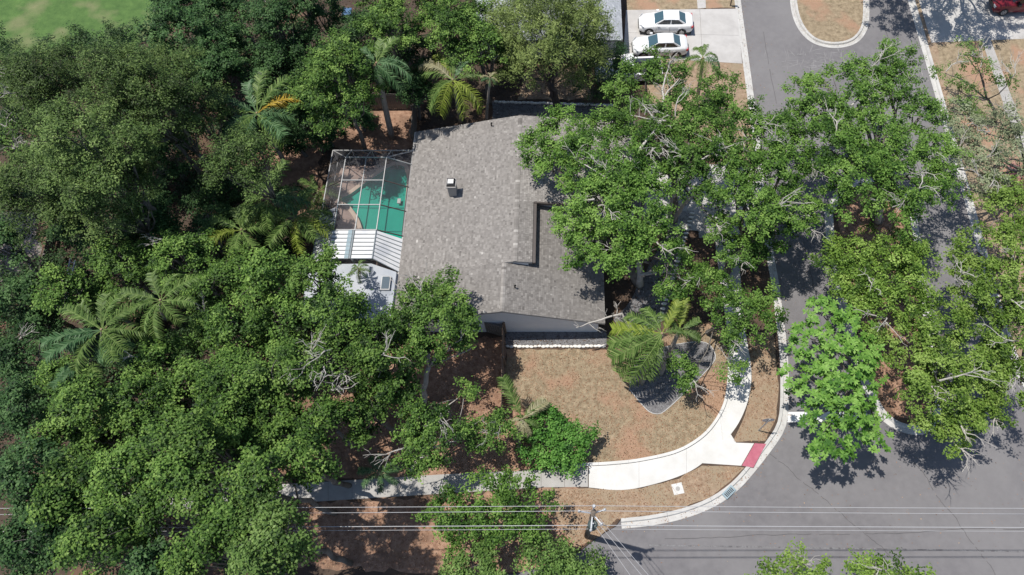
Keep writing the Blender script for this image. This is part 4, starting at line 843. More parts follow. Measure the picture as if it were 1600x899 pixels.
# ---- the wood on the west side: (photo x, y, radius px, height, leaf, label)
WOOD = [
 (70, 112, 66, 8.2, 'lf_olive', 'olive oak at the top left, its crown touching the green lawn', 'top'),
 (205, 128, 86, 9.2, 'lf_olive', 'largest olive oak crown of the upper left wood', 'top'),
 (128, 215, 78, 9.0, 'lf_olive', 'olive oak directly below the largest crown in the upper left wood', 'top'),
 (38, 185, 56, 7.2, 'lf_grey', 'half-bare grey oak at the left photo edge with exposed twigs', 'bare'),
 (55, 285, 66, 8.0, 'lf_olive', 'olive oak at the left edge above the shaded sandy patch', 'top'),
 (160, 292, 68, 8.2, 'lf_olive', 'olive oak bordering the dark hollow in the left wood', 'top'),
 (285, 52, 66, 7.6, 'lf_deep', 'deep green tree at the top edge right of the green lawn', 'top'),
 (372, 245, 50, 7.2, 'lf_olive', 'round olive tree beneath the palm with one yellow frond', 'top'),
 (302, 165, 44, 6.6, 'lf_olive', 'small olive tree between the largest oak and the yellow-fronded palm', 'top'),
 (345, 22, 46, 7.6, 'lf_deep', 'dark green tree at the top edge above the yellow-fronded palm', 'top'),
 (432, 32, 46, 7.4, 'lf_deep', 'dark tree at the top edge beside the blue bin', 'top'),
 (525, 108, 64, 7.8, 'lf_green', 'fine-leaved round green tree between the yellow-fronded palm and the next palm', 'top'),
 (612, 35, 46, 7.6, 'lf_green', 'green tree at the top edge behind the leaning double palm', 'top'),
 (702, 38, 44, 7.2, 'lf_green', 'green tree beside the neighbour roof at the top edge', 'top'),
 (478, 72, 34, 6.4, 'lf_deep', 'dark slender tree left of the fine-leaved round tree', 'top'),
 (566, 40, 36, 6.8, 'lf_deep', 'dark tree just right of the blue bin at the top edge', 'top'),
 (655, 85, 34, 5.4, 'lf_deep', 'shaded dark tree in the gap between two palms north of the pool', 'top'),
 (20, 462, 44, 5.8, 'lf_deep', 'low tree at the left edge below the sandy patch', 'low'),
 (88, 452, 44, 6.2, 'lf_green', 'low round tree beside the leaning blue ladder', 'low'),
 (188, 412, 56, 6.6, 'lf_green', 'green oak right of the ladder at the rim of the dark hollow', 'low'),
 (275, 398, 48, 6.8, 'lf_green', 'green oak above the left palm clump', 'low'),
 (346, 432, 50, 6.8, 'lf_green', 'green oak just below the low palms west of the pool', 'low'),
 (418, 420, 52, 7.0, 'lf_green', 'green oak below the pool-side palms, second from the patio roof', 'low'),
 (482, 428, 48, 7.2, 'lf_green', 'green oak touching the white ribbed patio roof', 'low'),
 (318, 515, 42, 6.0, 'lf_green', 'green oak right of the left palm clump', 'low'),
 (372, 505, 58, 7.6, 'lf_green', 'full green oak crown at the centre of the left wood', 'low'),
 (446, 500, 56, 7.8, 'lf_green', 'green oak left of the flat-roofed annex, one crown away', 'low'),
 (520, 485, 52, 8.0, 'lf_green', 'bright oak hiding the west side of the flat-roofed annex', 'low'),
 (580, 548, 58, 7.8, 'lf_green', 'bright oak directly south of the flat-roofed annex', 'low'),
 (505, 572, 58, 7.6, 'lf_grey', 'half-bare oak with a spray of pale dead twigs in the wood', 'bare'),
 (428, 582, 58, 7.8, 'lf_green', 'green oak left of the oak with the dead twig spray', 'low'),
 (352, 592, 56, 7.8, 'lf_green', 'green oak two crowns left of the dead twig spray', 'low'),
 (278, 606, 56, 7.8, 'lf_green', 'green oak three crowns left of the dead twig spray', 'low'),
 (205, 632, 60, 8.2, 'lf_green', 'green oak below the left palm clump', 'low'),
 (118, 652, 66, 8.4, 'lf_green', 'wide green oak near the left edge below the palm clump', 'low'),
 (38, 632, 56, 7.6, 'lf_deep', 'shaded deep green oak at the left edge below the palm clump', 'low'),
 (28, 556, 44, 6.2, 'lf_deep', 'deep green low tree at the left edge beside the palm clump', 'low'),
 (42, 742, 60, 8.2, 'lf_deep', 'deep green oak at the left edge, third tree up from the bottom corner', 'low'),
 (122, 758, 60, 8.2, 'lf_green', 'green oak in the lower left wood above the power line glimpses', 'low'),
 (200, 728, 60, 8.6, 'lf_green', 'tall green oak in the lower left wood, brightest in its row', 'low'),
 (282, 692, 56, 8.6, 'lf_green', 'green oak in the lower wood left of the ragged gap', 'low'),
 (356, 672, 56, 8.4, 'lf_green', 'green oak in the lower wood bordering the ragged gap', 'low'),
 (428, 660, 54, 8.2, 'lf_green', 'green oak above the hidden end of the straight pavement', 'low'),
 (494, 655, 52, 8.0, 'lf_green', 'green oak beside the mulch opening south of the wood', 'low'),
 (462, 715, 44, 7.4, 'lf_green', 'green oak over the west end of the visible pavement', 'low'),
 (392, 742, 52, 8.0, 'lf_green', 'green oak just above the yellow-green crown by the power lines', 'low'),
 (312, 770, 52, 8.0, 'lf_green', 'green oak left of the yellow-green crown by the power lines', 'low'),
 (228, 808, 56, 7.8, 'lf_green', 'green oak at the bottom of the wood under the power lines', 'low'),
 (142, 842, 60, 7.8, 'lf_green', 'green oak near the bottom edge, second from the lower left corner', 'low'),
 (48, 842, 62, 7.8, 'lf_deep', 'deep green oak filling the lower left corner', 'low'),
 (412, 842, 68, 8.0, 'lf_lime', 'pale yellow-green crown at the bottom edge left of the mulch clearing', 'low'),
 (312, 858, 50, 7.6, 'lf_green', 'green oak at the bottom edge left of the pale yellow-green crown', 'low'),
 (226, 892, 46, 7.0, 'lf_deep', 'dark oak cut by the bottom edge, third from the lower left corner', 'low'),
 (572, 640, 40, 6.8, 'lf_green', 'green oak left of the low oak over the red mulch', 'low'),
 (612, 598, 42, 7.2, 'lf_green', 'green oak left of the pale trunk at the roof corner', 'low'),
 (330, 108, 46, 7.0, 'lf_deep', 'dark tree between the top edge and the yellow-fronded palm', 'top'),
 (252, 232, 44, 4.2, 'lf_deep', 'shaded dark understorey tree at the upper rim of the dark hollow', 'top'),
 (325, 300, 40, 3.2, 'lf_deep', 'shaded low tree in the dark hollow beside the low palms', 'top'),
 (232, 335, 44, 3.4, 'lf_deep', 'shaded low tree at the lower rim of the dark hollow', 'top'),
 (425, 100, 38, 6.4, 'lf_deep', 'dark tree directly behind the crown of the yellow-fronded palm', 'top'),
 (480, 165, 30, 4.0, 'lf_deep', 'dark low tree between the yellow-fronded palm and the pool mulch', 'top'),
 (755, 62, 34, 5.8, 'lf_green', 'green tree between the lime-fronded palm and the feathery conifer', 'top'),
 (648, 140, 24, 3.0, 'lf_deep', 'dark low shrub at the foot of the leaning dark palm', 'top'),
 (320, 352, 34, 3.6, 'lf_deep', 'low tree between the left palm clump and the pool-side palms', 'low'),
 (118, 348, 36, 4.2, 'lf_deep', 'shaded low tree right of the shaded sandy patch', 'top'),
 (268, 0, 36, 7.0, 'lf_deep', 'deep green tree cut by the top edge beside the green lawn', 'top'),
 (505, 18, 30, 6.4, 'lf_deep', 'dark tree just left of the blue bin', 'top'),
 (352, -28, 40, 7.6, 'lf_deep', 'dark crown peeking in at the top edge above the yellow-fronded palm', 'top'),
 (455, -26, 40, 7.4, 'lf_deep', 'dark crown peeking in at the top edge left of the blue bin', 'top'),
 (585, -24, 36, 7.2, 'lf_green', 'green crown peeking in at the top edge right of the blue bin', 'top'),
 (672, -20, 38, 7.2, 'lf_green', 'green crown peeking in at the top edge beside the neighbour roof', 'top'),
 (742, 28, 30, 6.6, 'lf_green', 'green crown hiding the west end of the neighbour roof', 'top'),
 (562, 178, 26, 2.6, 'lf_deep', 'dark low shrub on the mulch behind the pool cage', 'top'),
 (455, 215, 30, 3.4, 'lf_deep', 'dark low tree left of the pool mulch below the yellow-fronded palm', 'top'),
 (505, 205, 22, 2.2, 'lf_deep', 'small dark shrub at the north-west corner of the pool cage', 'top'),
 (-12, 118, 44, 8.0, 'lf_olive', 'olive crown cut by the left edge beside the first oak under the lawn', 'top'),
 (-8, 372, 34, 6.0, 'lf_deep', 'dark crown cut by the left edge at the sandy patch', 'top'),
 (255, 160, 40, 8.4, 'lf_olive', 'olive crown between the largest oak and the small olive tree', 'top'),
 (150, 470, 34, 5.8, 'lf_green', 'low green tree just right of the ladder above the palm clump', 'low'),
 (60, 505, 34, 5.4, 'lf_deep', 'dark low tree below the ladder at the left', 'low'),
 (236, 556, 38, 6.4, 'lf_green', 'green tree tucked under the right fronds of the palm clump', 'low'),
 (92, 590, 40, 6.6, 'lf_green', 'green tree tucked under the lower fronds of the palm clump', 'low'),
 (150, 690, 44, 8.0, 'lf_green', 'green oak squeezed between the wide oak and the brightest oak', 'low'),
 (78, 796, 40, 8.0, 'lf_green', 'green oak wedged between two deep green oaks by the left edge', 'low'),
 (270, 745, 40, 8.2, 'lf_green', 'green oak filling the ragged gap in the lower wood', 'low'),
 (360, 812, 36, 7.8, 'lf_green', 'green oak touching the upper left of the pale yellow-green crown', 'low'),
]
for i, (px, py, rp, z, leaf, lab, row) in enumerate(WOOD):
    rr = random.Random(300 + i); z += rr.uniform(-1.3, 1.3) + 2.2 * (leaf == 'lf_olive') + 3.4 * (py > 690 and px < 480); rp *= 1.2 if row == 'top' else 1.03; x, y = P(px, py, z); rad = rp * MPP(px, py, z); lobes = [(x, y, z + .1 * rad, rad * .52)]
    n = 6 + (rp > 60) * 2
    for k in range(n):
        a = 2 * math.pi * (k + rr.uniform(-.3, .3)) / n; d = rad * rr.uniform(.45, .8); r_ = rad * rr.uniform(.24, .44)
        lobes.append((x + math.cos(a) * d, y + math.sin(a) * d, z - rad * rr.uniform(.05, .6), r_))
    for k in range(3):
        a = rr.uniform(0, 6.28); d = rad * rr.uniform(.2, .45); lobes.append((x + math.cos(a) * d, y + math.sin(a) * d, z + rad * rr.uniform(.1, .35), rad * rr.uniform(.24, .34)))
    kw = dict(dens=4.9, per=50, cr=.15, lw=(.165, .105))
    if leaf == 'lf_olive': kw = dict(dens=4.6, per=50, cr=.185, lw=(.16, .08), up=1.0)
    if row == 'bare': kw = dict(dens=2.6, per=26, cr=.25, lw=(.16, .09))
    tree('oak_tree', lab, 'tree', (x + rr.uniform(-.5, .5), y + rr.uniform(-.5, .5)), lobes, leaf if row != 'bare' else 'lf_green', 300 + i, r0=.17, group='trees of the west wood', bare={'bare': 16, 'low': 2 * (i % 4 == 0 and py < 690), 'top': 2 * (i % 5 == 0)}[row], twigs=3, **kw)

for k_, (x_, y_) in enumerate(((-44.0, 24.0), (-43.6, 29.5))):  # unseen oaks, added for the shade they cast into the wood
    tree('oak_tree', ('unseen tall oak added beyond the left edge to shade the sandy patch', 'unseen oak added beyond the left edge to shade the olive crowns')[k_], 'tree', (x_, y_), [(x_ + math.cos(a_) * 1.9, y_ + math.sin(a_) * 1.9, 8.6 + .4 * math.sin(a_ * 2), 1.5) for a_ in (0, 1.2, 2.5, 3.8, 5.0)] + [(x_, y_, 9.4, 1.7)], 'lf_olive', 500 + k_, r0=.2, **BIG)
# dense low growth that nobody could count, under the wood
WOODPOLY = PL([(-90, 66), (640, 40), (640, 140), (480, 200), (470, 330), (500, 420), (590, 520), (560, 620), (430, 735), (430, 890), (-90, 890)])
r_ = np.random.default_rng(77); ux = r_.uniform(-50, -6, 6000); uy = r_.uniform(2.5, 48, 6000); k_ = inside(WOODPOLY, ux, uy)
ux, uy = ux[k_], uy[k_]; k_ = (np.sin(ux * .55 + 1.3) * np.cos(uy * .5) + .35 * np.sin(ux * 1.7 + uy * 1.3) > -.38) & ~((ux < -38) & (uy > 22) & (uy < 28)); ux, uy = ux[k_], uy[k_]
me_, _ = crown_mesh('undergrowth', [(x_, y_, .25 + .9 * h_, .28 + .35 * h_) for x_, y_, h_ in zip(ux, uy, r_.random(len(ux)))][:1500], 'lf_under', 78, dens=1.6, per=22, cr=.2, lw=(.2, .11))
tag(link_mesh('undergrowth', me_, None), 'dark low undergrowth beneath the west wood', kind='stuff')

# ------------------------------------------------------------------ palms
def frond_mesh(name, L, droop, m, seed, n=34, ll=.60, arch=.35):
    r = np.random.default_rng(seed); F = []; T = []
    def rach(t): return np.array([L * (t - .18 * droop * t ** 3), 0, L * (arch * t - droop * t * t)])
    for k in range(14):                                   # the midrib, three-sided
        t0, t1 = k / 14, (k + 1) / 14; p, q = rach(t0), rach(t1); w0, w1 = .038 * (1 - t0) + .006, .038 * (1 - t1) + .006
        for (a, b) in (((0, 1, 0), (0, 0, 1)), ((0, 0, 1), (0, -1, 0)), ((0, -1, 0), (0, 1, 0))):
            a, b = np.array(a), np.array(b); F.append([p + a * w0, p + b * w0, q + b * w1, q + a * w1]); T.append(.95)
    for k in range(n):
        t = .14 + .86 * k / (n - 1); p = rach(t); d = rach(min(1, t + .02)) - rach(t - .02); d = d / np.linalg.norm(d)
        ln = ll * (math.sin(math.pi * min(1, (t - .06) / 1.02)) ** .55 * .8 + .28) * r.uniform(.85, 1.1)
        for s in (-1, 1):
            el = r.uniform(-.35, .6); v = np.array([0, s, 0]) * 1.0 + d * r.uniform(.55, .95) + np.array([0, 0, el]); v = v / np.linalg.norm(v)
            mid = p + v * ln * .55; tip = p + v * ln * .92 + np.array([0, 0, -ln * r.uniform(.25, .7)]); w = np.cross(v, np.array([0, 0, 1.0])); w = w / (np.linalg.norm(w) + 1e-9) * .046
            w = w + np.array([0, 0, .012 * s]); tn = np.clip(.5 + r.normal() * .26, 0, 1)
            F.append([p - w * .5, p + w * .5, mid + w * .55, mid - w * .55]); F.append([mid - w * .55, mid + w * .55, tip + w * .06, tip - w * .06]); T += [tn, tn]
    return soup(name, np.array(F), m, np.array(T))
FR = {}
for key, m in (('g', 'lf_palm'), ('b', 'lf_palm_blue'), ('l', 'lf_palm_lime'), ('y', 'lf_palm_yellow'), ('d', 'lf_palm_dry')):
    FR[key] = [frond_mesh('frond', 2.5, dr, m, 40 + i * 7 + ord(key), arch=ar) for i, (dr, ar) in enumerate(((.35, .55), (.62, .55), (.85, .45), (.55, .2)))]
def palm(label, base_px, top_px, z, spec, seed, name='palm_tree', r0=.14, skirt=True, group='palms round the house', scale=1.0):
    """spec: list of (azimuth deg, colour key, droop index, scale)"""
    rr = random.Random(seed); b = PZ(*base_px, 0); t = PZ(*top_px, z); o = thing(name, label, 'palm', b, group=group); tl = t - b
    mb = MB(); k = 10; pts = [Vector((tl.x * (i / k) ** 1.15, tl.y * (i / k) ** 1.15, tl.z * i / k)) for i in range(k + 1)]
    mb.tube(pts, [r0 * (1.25 - .5 * i / k) for i in range(k + 1)], 10); mb.build('trunk', 'palm_bark', o, True)
    if skirt:
        mb = MB(); mb.tube([tl - Vector((0, 0, .55)), tl - Vector((0, 0, .2)), tl + Vector((0, 0, .15))], [r0 * .8, r0 * 1.25, r0 * .4], 8)
        for q in range(9):
            a = rr.uniform(0, 6.28); mb.bar(tl - Vector((0, 0, .1)), tl + Vector((math.cos(a) * .35, math.sin(a) * .35, -rr.uniform(.2, .6))), .05, .025)
        mb.build('leaf_bases', 'palm_skirt', o)
    for (az, key, di, s) in spec:
        f = bpy.data.objects.new('frond', FR[key][di]); C.objects.link(f); f.parent = o; f.location = tl
        f.rotation_euler = (rr.uniform(-.25, .25), rr.uniform(-.12, .12), R(az)); s *= scale; f.scale = (s, s * rr.uniform(.9, 1.1), s)
    return o
def fan(n, keys, seed, s=(.85, 1.1), di=(0, 1, 1, 2, 3)):
    rr = random.Random(seed); return [(360 * k / n + rr.uniform(-14, 14), keys[rr.randrange(len(keys))], di[rr.randrange(len(di))], rr.uniform(*s)) for k in range(n)]
palm('tall palm with one yellow frond in the wood west of the pool', (450, 263), (402, 178), 6.6, fan(12, 'bbbgg', 1, (1.15, 1.4), (0, 1, 1)) + [(32, 'y', 1, 1.3)], 1)
palm('leaning dark palm with a thick twin trunk north of the pool', (613, 215), (588, 100), 8.6, [(20, 'b', 2, .9), (-20, 'b', 1, 1.15), (60, 'g', 0, 1), (85, 'g', 1, 1), (130, 'b', 1, .8), (-45, 'b', 2, 1), (170, 'b', 2, .9), (-80, 'b', 2, .6)], 2, r0=.2)
palm('tall palm with long lime fronds standing at the north-west roof edge', (720, 192), (708, 126), 5.6, [(-35, 'l', 2, 1.2), (-62, 'l', 2, 1.15), (-108, 'l', 2, 1.15), (-140, 'g', 2, 1.15), (20, 'g', 1, 1.0), (160, 'g', 1, 1.05), (95, 'g', 0, 1.15), (118, 'l', 0, 1.1), (145, 'd', 1, 1.3), (60, 'b', 1, 1.1), (-160, 'g', 2, .9)], 3)
palm('low palm cluster crown nearest the patio roof', (470, 372), (462, 340), 4.4, fan(9, 'gggl', 4, (.95, 1.15)) + [(-25, 'l', 1, 1.1)], 4, group='low palms west of the pool')
palm('low palm in the middle of the pool-side palms, fronds arching upward', (436, 362), (420, 312), 5.0, fan(10, 'ggb', 5, (.95, 1.2)), 5, group='low palms west of the pool')
palm('low palm west of the pool nearest the round olive tree', (392, 392), (378, 360), 4.8, fan(9, 'ggl', 6, (.95, 1.2)), 6, group='low palms west of the pool')
palm('small palm at the west wall of the pool cage', (492, 318), (498, 300), 2.0, fan(7, 'gb', 7, (.55, .75)), 7, group='low palms west of the pool', r0=.1)
palm('palm with broad fronds at the top of the left palm clump', (262, 500), (252, 470), 8.6, fan(9, 'gg', 8, (.8, 1.05), (0, 1, 1)), 8, group='left palm clump')
palm('palm with the widest fronds in the middle of the left palm clump', (176, 560), (160, 516), 8.6, fan(11, 'ggb', 9, (.95, 1.2), (0, 1, 1)), 9, group='left palm clump')
palm('palm at the bottom of the left palm clump', (156, 605), (144, 564), 8.2, fan(9, 'gb', 10, (.8, 1.0), (0, 1)), 10, group='left palm clump')
palm('palm with drooping fronds between the white cars and the tall oak', (1090, 150), (1098, 92), 5.2, fan(10, 'gb', 11, (.55, .8), (1, 2, 2)), 11)
palm('tilted palm sweeping yellow-green fronds over the gravel bed', (1002, 598), (1034, 522), 5.0, [(172, 'l', 1, 1.2), (190, 'g', 1, 1.3), (206, 'g', 1, 1.35), (222, 'g', 2, 1.4), (238, 'g', 2, 1.35), (254, 'g', 2, 1.1), (150, 'g', 1, .95), (118, 'g', 1, .8), (60, 'l', 0, .85), (15, 'g', 2, .7)], 12, r0=.17, scale=1.12)
palm('second palm of the gravel bed standing nearer the white pavement', (1032, 584), (1062, 516), 4.4, [(75, 'l', 0, .9), (95, 'l', 0, .8), (30, 'g', 1, .75), (-20, 'g', 2, .7), (140, 'g', 1, .8)], 13, r0=.15, scale=.95)
palm('nearly bare palm with two long fronds beside the bright green shrub', (811, 702), (816, 655), 2.9, [(118, 'g', 0, 1.15), (40, 'd', 2, .9), (46, 'g', 2, .85), (-60, 'd', 2, .5), (-120, 'd', 2, .5), (190, 'd', 2, .55), (-20, 'g', 2, .5), (-90, 'd', 2, .5)], 14, r0=.1)
palm('dark small palm at the north side of the straight pavement', (592, 752), (594, 738), 1.6, fan(8, 'bb', 15, (.45, .65)), 15, r0=.08)
palm('small palm poking up over the flat pale annex roof', (566, 470), (560, 420), 3.9, fan(8, 'dgg', 16, (.28, .4), (1, 2)), 16, r0=.045)
palm('slim palm stub with a tiny crown at the north roof ridge', (760, 200), (766, 122), 6.0, fan(7, 'bd', 17, (.22, .32), (1, 2)), 17, r0=.1)

# ------------------------------------------------------------------ fences
def fence(label, p, q, h=1.8, name='wooden_fence', m='wood_old', post=2.4):
    p, q = Vector(p), Vector(q); L = (q - p).length; d = (q - p).normalized(); a = math.atan2(d.y, d.x)
    f = thing(name, label, 'fence', (p.x, p.y, 0), a); n = max(2, int(L / .16))
    mbp = MB(); mbp.box(0, .145, -.012, .012, .04, h); me = mbp.mesh('board'); me.materials.append(M[m])
    for k in range(n):
        o = bpy.data.objects.new('board', me); C.objects.link(o); o.parent = f; o.location = (k * L / n, random.uniform(-.004, .004), random.uniform(-.02, .02))
    for z in (.35, h - .3):
        mb = MB(); mb.box(0, L, .016, .056, z, z + .09); mb.build('rail', m, f)
    for k in range(int(L / post) + 1):
        mb = MB(); x = min(L - .1, k * post); mb.box(x, x + .1, .058, .158, 0, h + .05); mb.build('post', m, f)
    return f
fx0, fy0 = P(785, 503, 1.8)
fence('brown plank fence running south from the house beside the dry lawn', (fx0, YS + .25), P(783, 642, 1.8))
fence('short dark gate fence tucked against the south house wall', P(756, 503, 1.8), (fx0 - .05, YS - .05), 1.75, 'gate_fence', 'wood_grey')
fence('weathered fence at the back of the mulch beyond the pool', P(440, 150, 1.7), P(645, 148, 1.7), 1.8, m='wood_grey')
fence('weathered side fence from the roof corner towards the palms', P(642, 205, 1.8), P(646, 152, 1.8), 1.8, m='wood_grey')
fence('thin fence line beside the shaded sandy patch', P(78, 352, 1.0), P(58, 432, 1.0), 1.0, m='wood_grey')

# stones that edge the beds
def stones(label, p, q, n, seed, size=.19):
    rr = random.Random(seed); e = thing('stone_edging', label, 'edging', (p[0], p[1], 0)); p, q = Vector(p), Vector(q)
    meshes = []
    for v in range(4):
        mb = MB(); L = 8; rings = []
        for (zz, k) in ((0, .9), (.06, 1.0), (.11, .92), (.14, .6)): rings.append([(math.cos(6.283 * i / L) * size * .62 * k * rr.uniform(.88, 1.1), math.sin(6.283 * i / L) * size * .46 * k * rr.uniform(.85, 1.1), zz) for i in range(L)])
        for a, b in zip(rings, rings[1:]): mb.add(a + b, [(i, (i + 1) % L, L + (i + 1) % L, L + i) for i in range(L)])
        mb.add(rings[-1], [tuple(range(L))]); me = mb.mesh('stone'); me.materials.append(M['white_stone']); meshes.append(me)
    for k in range(n):
        o = bpy.data.objects.new('stone', meshes[k % 4]); C.objects.link(o); o.parent = e; c = p.lerp(q, (k + .5) / n) - p
        o.location = (c.x, c.y + rr.uniform(-.03, .03), .005); o.rotation_euler = (0, 0, rr.uniform(-.2, .2) + (3.14 if rr.random() < .5 else 0)); s = rr.uniform(.85, 1.15); o.scale = (s * (q - p).length / n / .24, s, s)
    return e
stones('row of white edging stones along the gravel strip south of the house', P(790, 542), P(946, 542), 25, 1, .24)
stones('row of pale stones edging the shaded gravel north of the house', P(772, 160), P(960, 166), 30, 2, .24)
stones('broken line of pale stones beside the shaded entry gravel', P(1030, 500), P(1082, 332), 26, 3, .22)
# thin white edging around the palm gravel bed
mb = MB(); n = len(BEDP); root = thing('bed_edging', 'thin white edging band around the dark gravel palm bed', 'edging', (BEDP[0][0], BEDP[0][1], 0))
for i in range(0, n, 6):
    mb = MB(); pts = [(BEDP[(i + k) % n][0], BEDP[(i + k) % n][1], .03) for k in range(7)]; mb.tube(pts, .03, 6); keep(mb.build('edging_piece', 'kerb'), root)

# ------------------------------------------------------------------ cars
def loft(secs):
    mb = MB(); n = len(secs[0])
    for a, b in zip(secs, secs[1:]): mb.add(list(a) + list(b), [(i, i + 1, n + i + 1, n + i) for i in range(n - 1)])
    mb.add(secs[0], [tuple(range(n))]); mb.add(secs[-1], [tuple(range(n - 1, -1, -1))]); return mb
def wheel(x, y, r, wd, parent, rim='rim'):
    mb = MB(); mb.tube([(x, y - wd / 2, r), (x, y - wd / 2 + .02, r), (x, y + wd / 2 - .02, r), (x, y + wd / 2, r)], [r * .9, r, r, r * .9], 20); wv = mb.build('wheel', 'rubber', parent, False)
    s = 1 if y > 0 else -1; mb = MB(); mb.tube([(x, y + s * (wd / 2 - .03), r), (x, y + s * (wd / 2 + .012), r)], [r * .66, r * .62], 18); rm = mb.build('rim', rim, wv)
    for k in range(5):
        a = k * 1.2566; mb = MB(); ys = y + s * (wd / 2 + .014); mb.quad((x + math.cos(a + .3) * r * .25, ys, r + math.sin(a + .3) * r * .25), (x + math.cos(a + .9) * r * .25, ys, r + math.sin(a + .9) * r * .25), (x + math.cos(a + .8) * r * .55, ys, r + math.sin(a + .8) * r * .55), (x + math.cos(a + .4) * r * .55, ys, r + math.sin(a + .4) * r * .55)); mb.build('rim_gap', 'black_trim', wv)
def lerp3(a, b, t): return tuple(a[i] + (b[i] - a[i]) * t for i in range(3))
def inset_quad(q, n0=(0, 0, 0), k=.08, kv=None):          # pull a quad's corners inwards and lift it along n0
    kv = k if kv is None else kv; a, b, c, d = q
    def f(u, v): return lerp3(lerp3(a, b, u), lerp3(d, c, u), v)
    return [tuple(p[i] + n0[i] for i in range(3)) for p in (f(k, kv), f(1 - k, kv), f(1 - k, 1 - kv), f(k, 1 - kv))]
def sedan(label, loc, rz, paint='car_white', side_glass='car_glass_dark'):
    c = thing('parked_car', label, 'car', loc, rz, 'white cars on the neighbour driveway')
    # front at -x; length 4.62
    st = [(-2.30, .58, .42, .60), (-2.22, .78, .30, .70), (-1.95, .86, .22, .80), (-1.45, .885, .20, .90), (-.95, .89, .20, .97), (0, .89, .20, .98), (1.0, .89, .20, 1.0), (1.7, .88, .20, 1.04), (2.05, .85, .24, 1.03), (2.24, .78, .32, .96), (2.32, .62, .42, .80)]
    secs = []
    for x, hw, zb, zt in st:
        half = [(hw * .90, zb), (hw * .985, zb + .12), (hw, zb + (zt - zb) * .45), (hw * .975, zt - .13), (hw * .90, zt - .03), (hw * .62, zt + .015), (0, zt + .03)]
        secs.append([(x, y, z) for y, z in half] + [(x, -y, z) for y, z in reversed(half[:-1])])
    body = loft(secs).build('body', paint, c, True)
    # greenhouse: base ring and roof ring
    zb, zr = .97, 1.44; bw, rw = .80, .60; fb, ff, rf_, rb = -1.02, -.22, 1.02, 1.72
    B_ = [(fb, -bw * .86, zb - .02), (fb, bw * .86, zb - .02), (rb, bw * .84, zb + .04), (rb, -bw * .84, zb + .04)]; bs = [(-.62, bw, zb), (1.35, bw, zb + .02)]
    Rr = [(ff, -rw * .93, zr - .03), (ff, rw * .93, zr - .03), (rf_, rw * .93, zr - .02), (rf_, -rw * .93, zr - .02)]
    mb = MB(); mb.hexa(B_, Rr); cab = mb.build('cabin', paint, c)
    xs = [ff + (rf_ - ff) * k / 6 for k in range(7)]; secs = []
    for k, x in enumerate(xs):
        zc = zr - .02 + .05 * math.sin(math.pi * k / 6); secs.append([(x, y * rw * .95, zc - .045 * abs(y) ** 2.5) for y in (-1, -.6, -.2, .2, .6, 1)])
    mb = MB(); 
    for a, b in zip(secs, secs[1:]): mb.add(a + b, [(i, i + 1, 7 + i, 6 + i) for i in range(5)])
    mb.build('roof_panel', paint, c, True)
    def glass(q, nm, n0, m='car_glass', k=.06, kv=.06):
        mb = MB(); mb.add(inset_quad(q, n0, k, kv), [(0, 1, 2, 3)]); return mb.build(nm, m, c)
    glass([B_[1], B_[0], Rr[0], Rr[1]], 'windshield', (-.012, 0, .012), 'car_glass', .05, .05)
    glass([B_[3], B_[2], Rr[2], Rr[3]], 'rear_window', (.012, 0, .012), 'car_glass', .06, .07)
    for s, q in ((-1, [B_[0], B_[3], Rr[3], Rr[0]]), (1, [B_[2], B_[1], Rr[1], Rr[2]])):
        f = lambda u0, u1: [lerp3(q[0], q[1], u0), lerp3(q[0], q[1], u1), lerp3(q[3], q[2], u1), lerp3(q[3], q[2], u0)]
        for (u0, u1) in ((.05, .48), (.51, .93)): glass(f(u0, u1), 'side_window', (0, s * .014, .006), side_glass, .03, .14)
        for (x0, x1) in ((-.85, .28), (.30, 1.28)):
            mb = MB(); y = s * .893; mb.box(x0, x0 + .012, min(y, y + s * .003), max(y, y + s * .003), .32, .9); d = mb.build('door_seam', 'black_trim', c)
            mb = MB(); mb.box(x1 - .25, x1 - .08, min(y, y + s * .03), max(y, y + s * .03), .78, .815); mb.build('door_handle', paint, c)
        mb = MB(); mb.box(-.80, -.58, *sorted((s * .86, s * 1.02)), .96, 1.08); mb.build('mirror', paint, c)
        for x in (-1.42, 1.38): wheel(x, s * .80, .325, .2, c)
        for x in (-1.42, 1.38):
            mb = MB(); arc = [(x + math.cos(t) * .40, s * .892, .33 + math.sin(t) * .40) for t in [math.pi * k / 12 for k in range(13)]]; mb.add(arc, [tuple(range(13))]); mb.build('wheel_arch', 'black_trim', c)
        mb = MB(); mb.add([(-2.25, s * .46, .66), (-2.02, s * .83, .74), (-1.86, s * .84, .82), (-2.16, s * .50, .76)], [(0, 1, 2, 3)])
        for i_ in range(len(mb.v)): mb.v[i_] = (mb.v[i_][0] - .02, mb.v[i_][1], mb.v[i_][2] + .03)
        mb.build('headlight', 'lamp_clear', c)
        mb = MB(); mb.box(2.14, 2.30, *sorted((s * .56, s * .84)), .74, .90); mb.build('taillight', 'lamp_red', c)
    mb = MB(); mb.box(-2.34, -2.26, -.5, .5, .34, .52); mb.build('grille', 'black_trim', c)
    mb = MB(); mb.box(2.30, 2.35, -.26, .26, .58, .70); mb.build('plate', 'sign_white', c)
    mb = MB(); mb.box(-2.20, 2.20, -.84, .84, .12, .24); mb.build('sill', 'black_trim', c)
    return c
x, y = P(1040, 34, .7); sedan('white sedan nearer the top edge on the neighbour driveway', (x, y, .022), R(-1))
M['car_pearl'] = mat('car_pearl', (.68, .69, .69), rough=.25, spec=.6)
x, y = P(1031, 70, .7); sedan('white sedan nearer the palm, lower of two on the neighbour driveway', (x, y, .022), R(1.2), 'car_pearl')
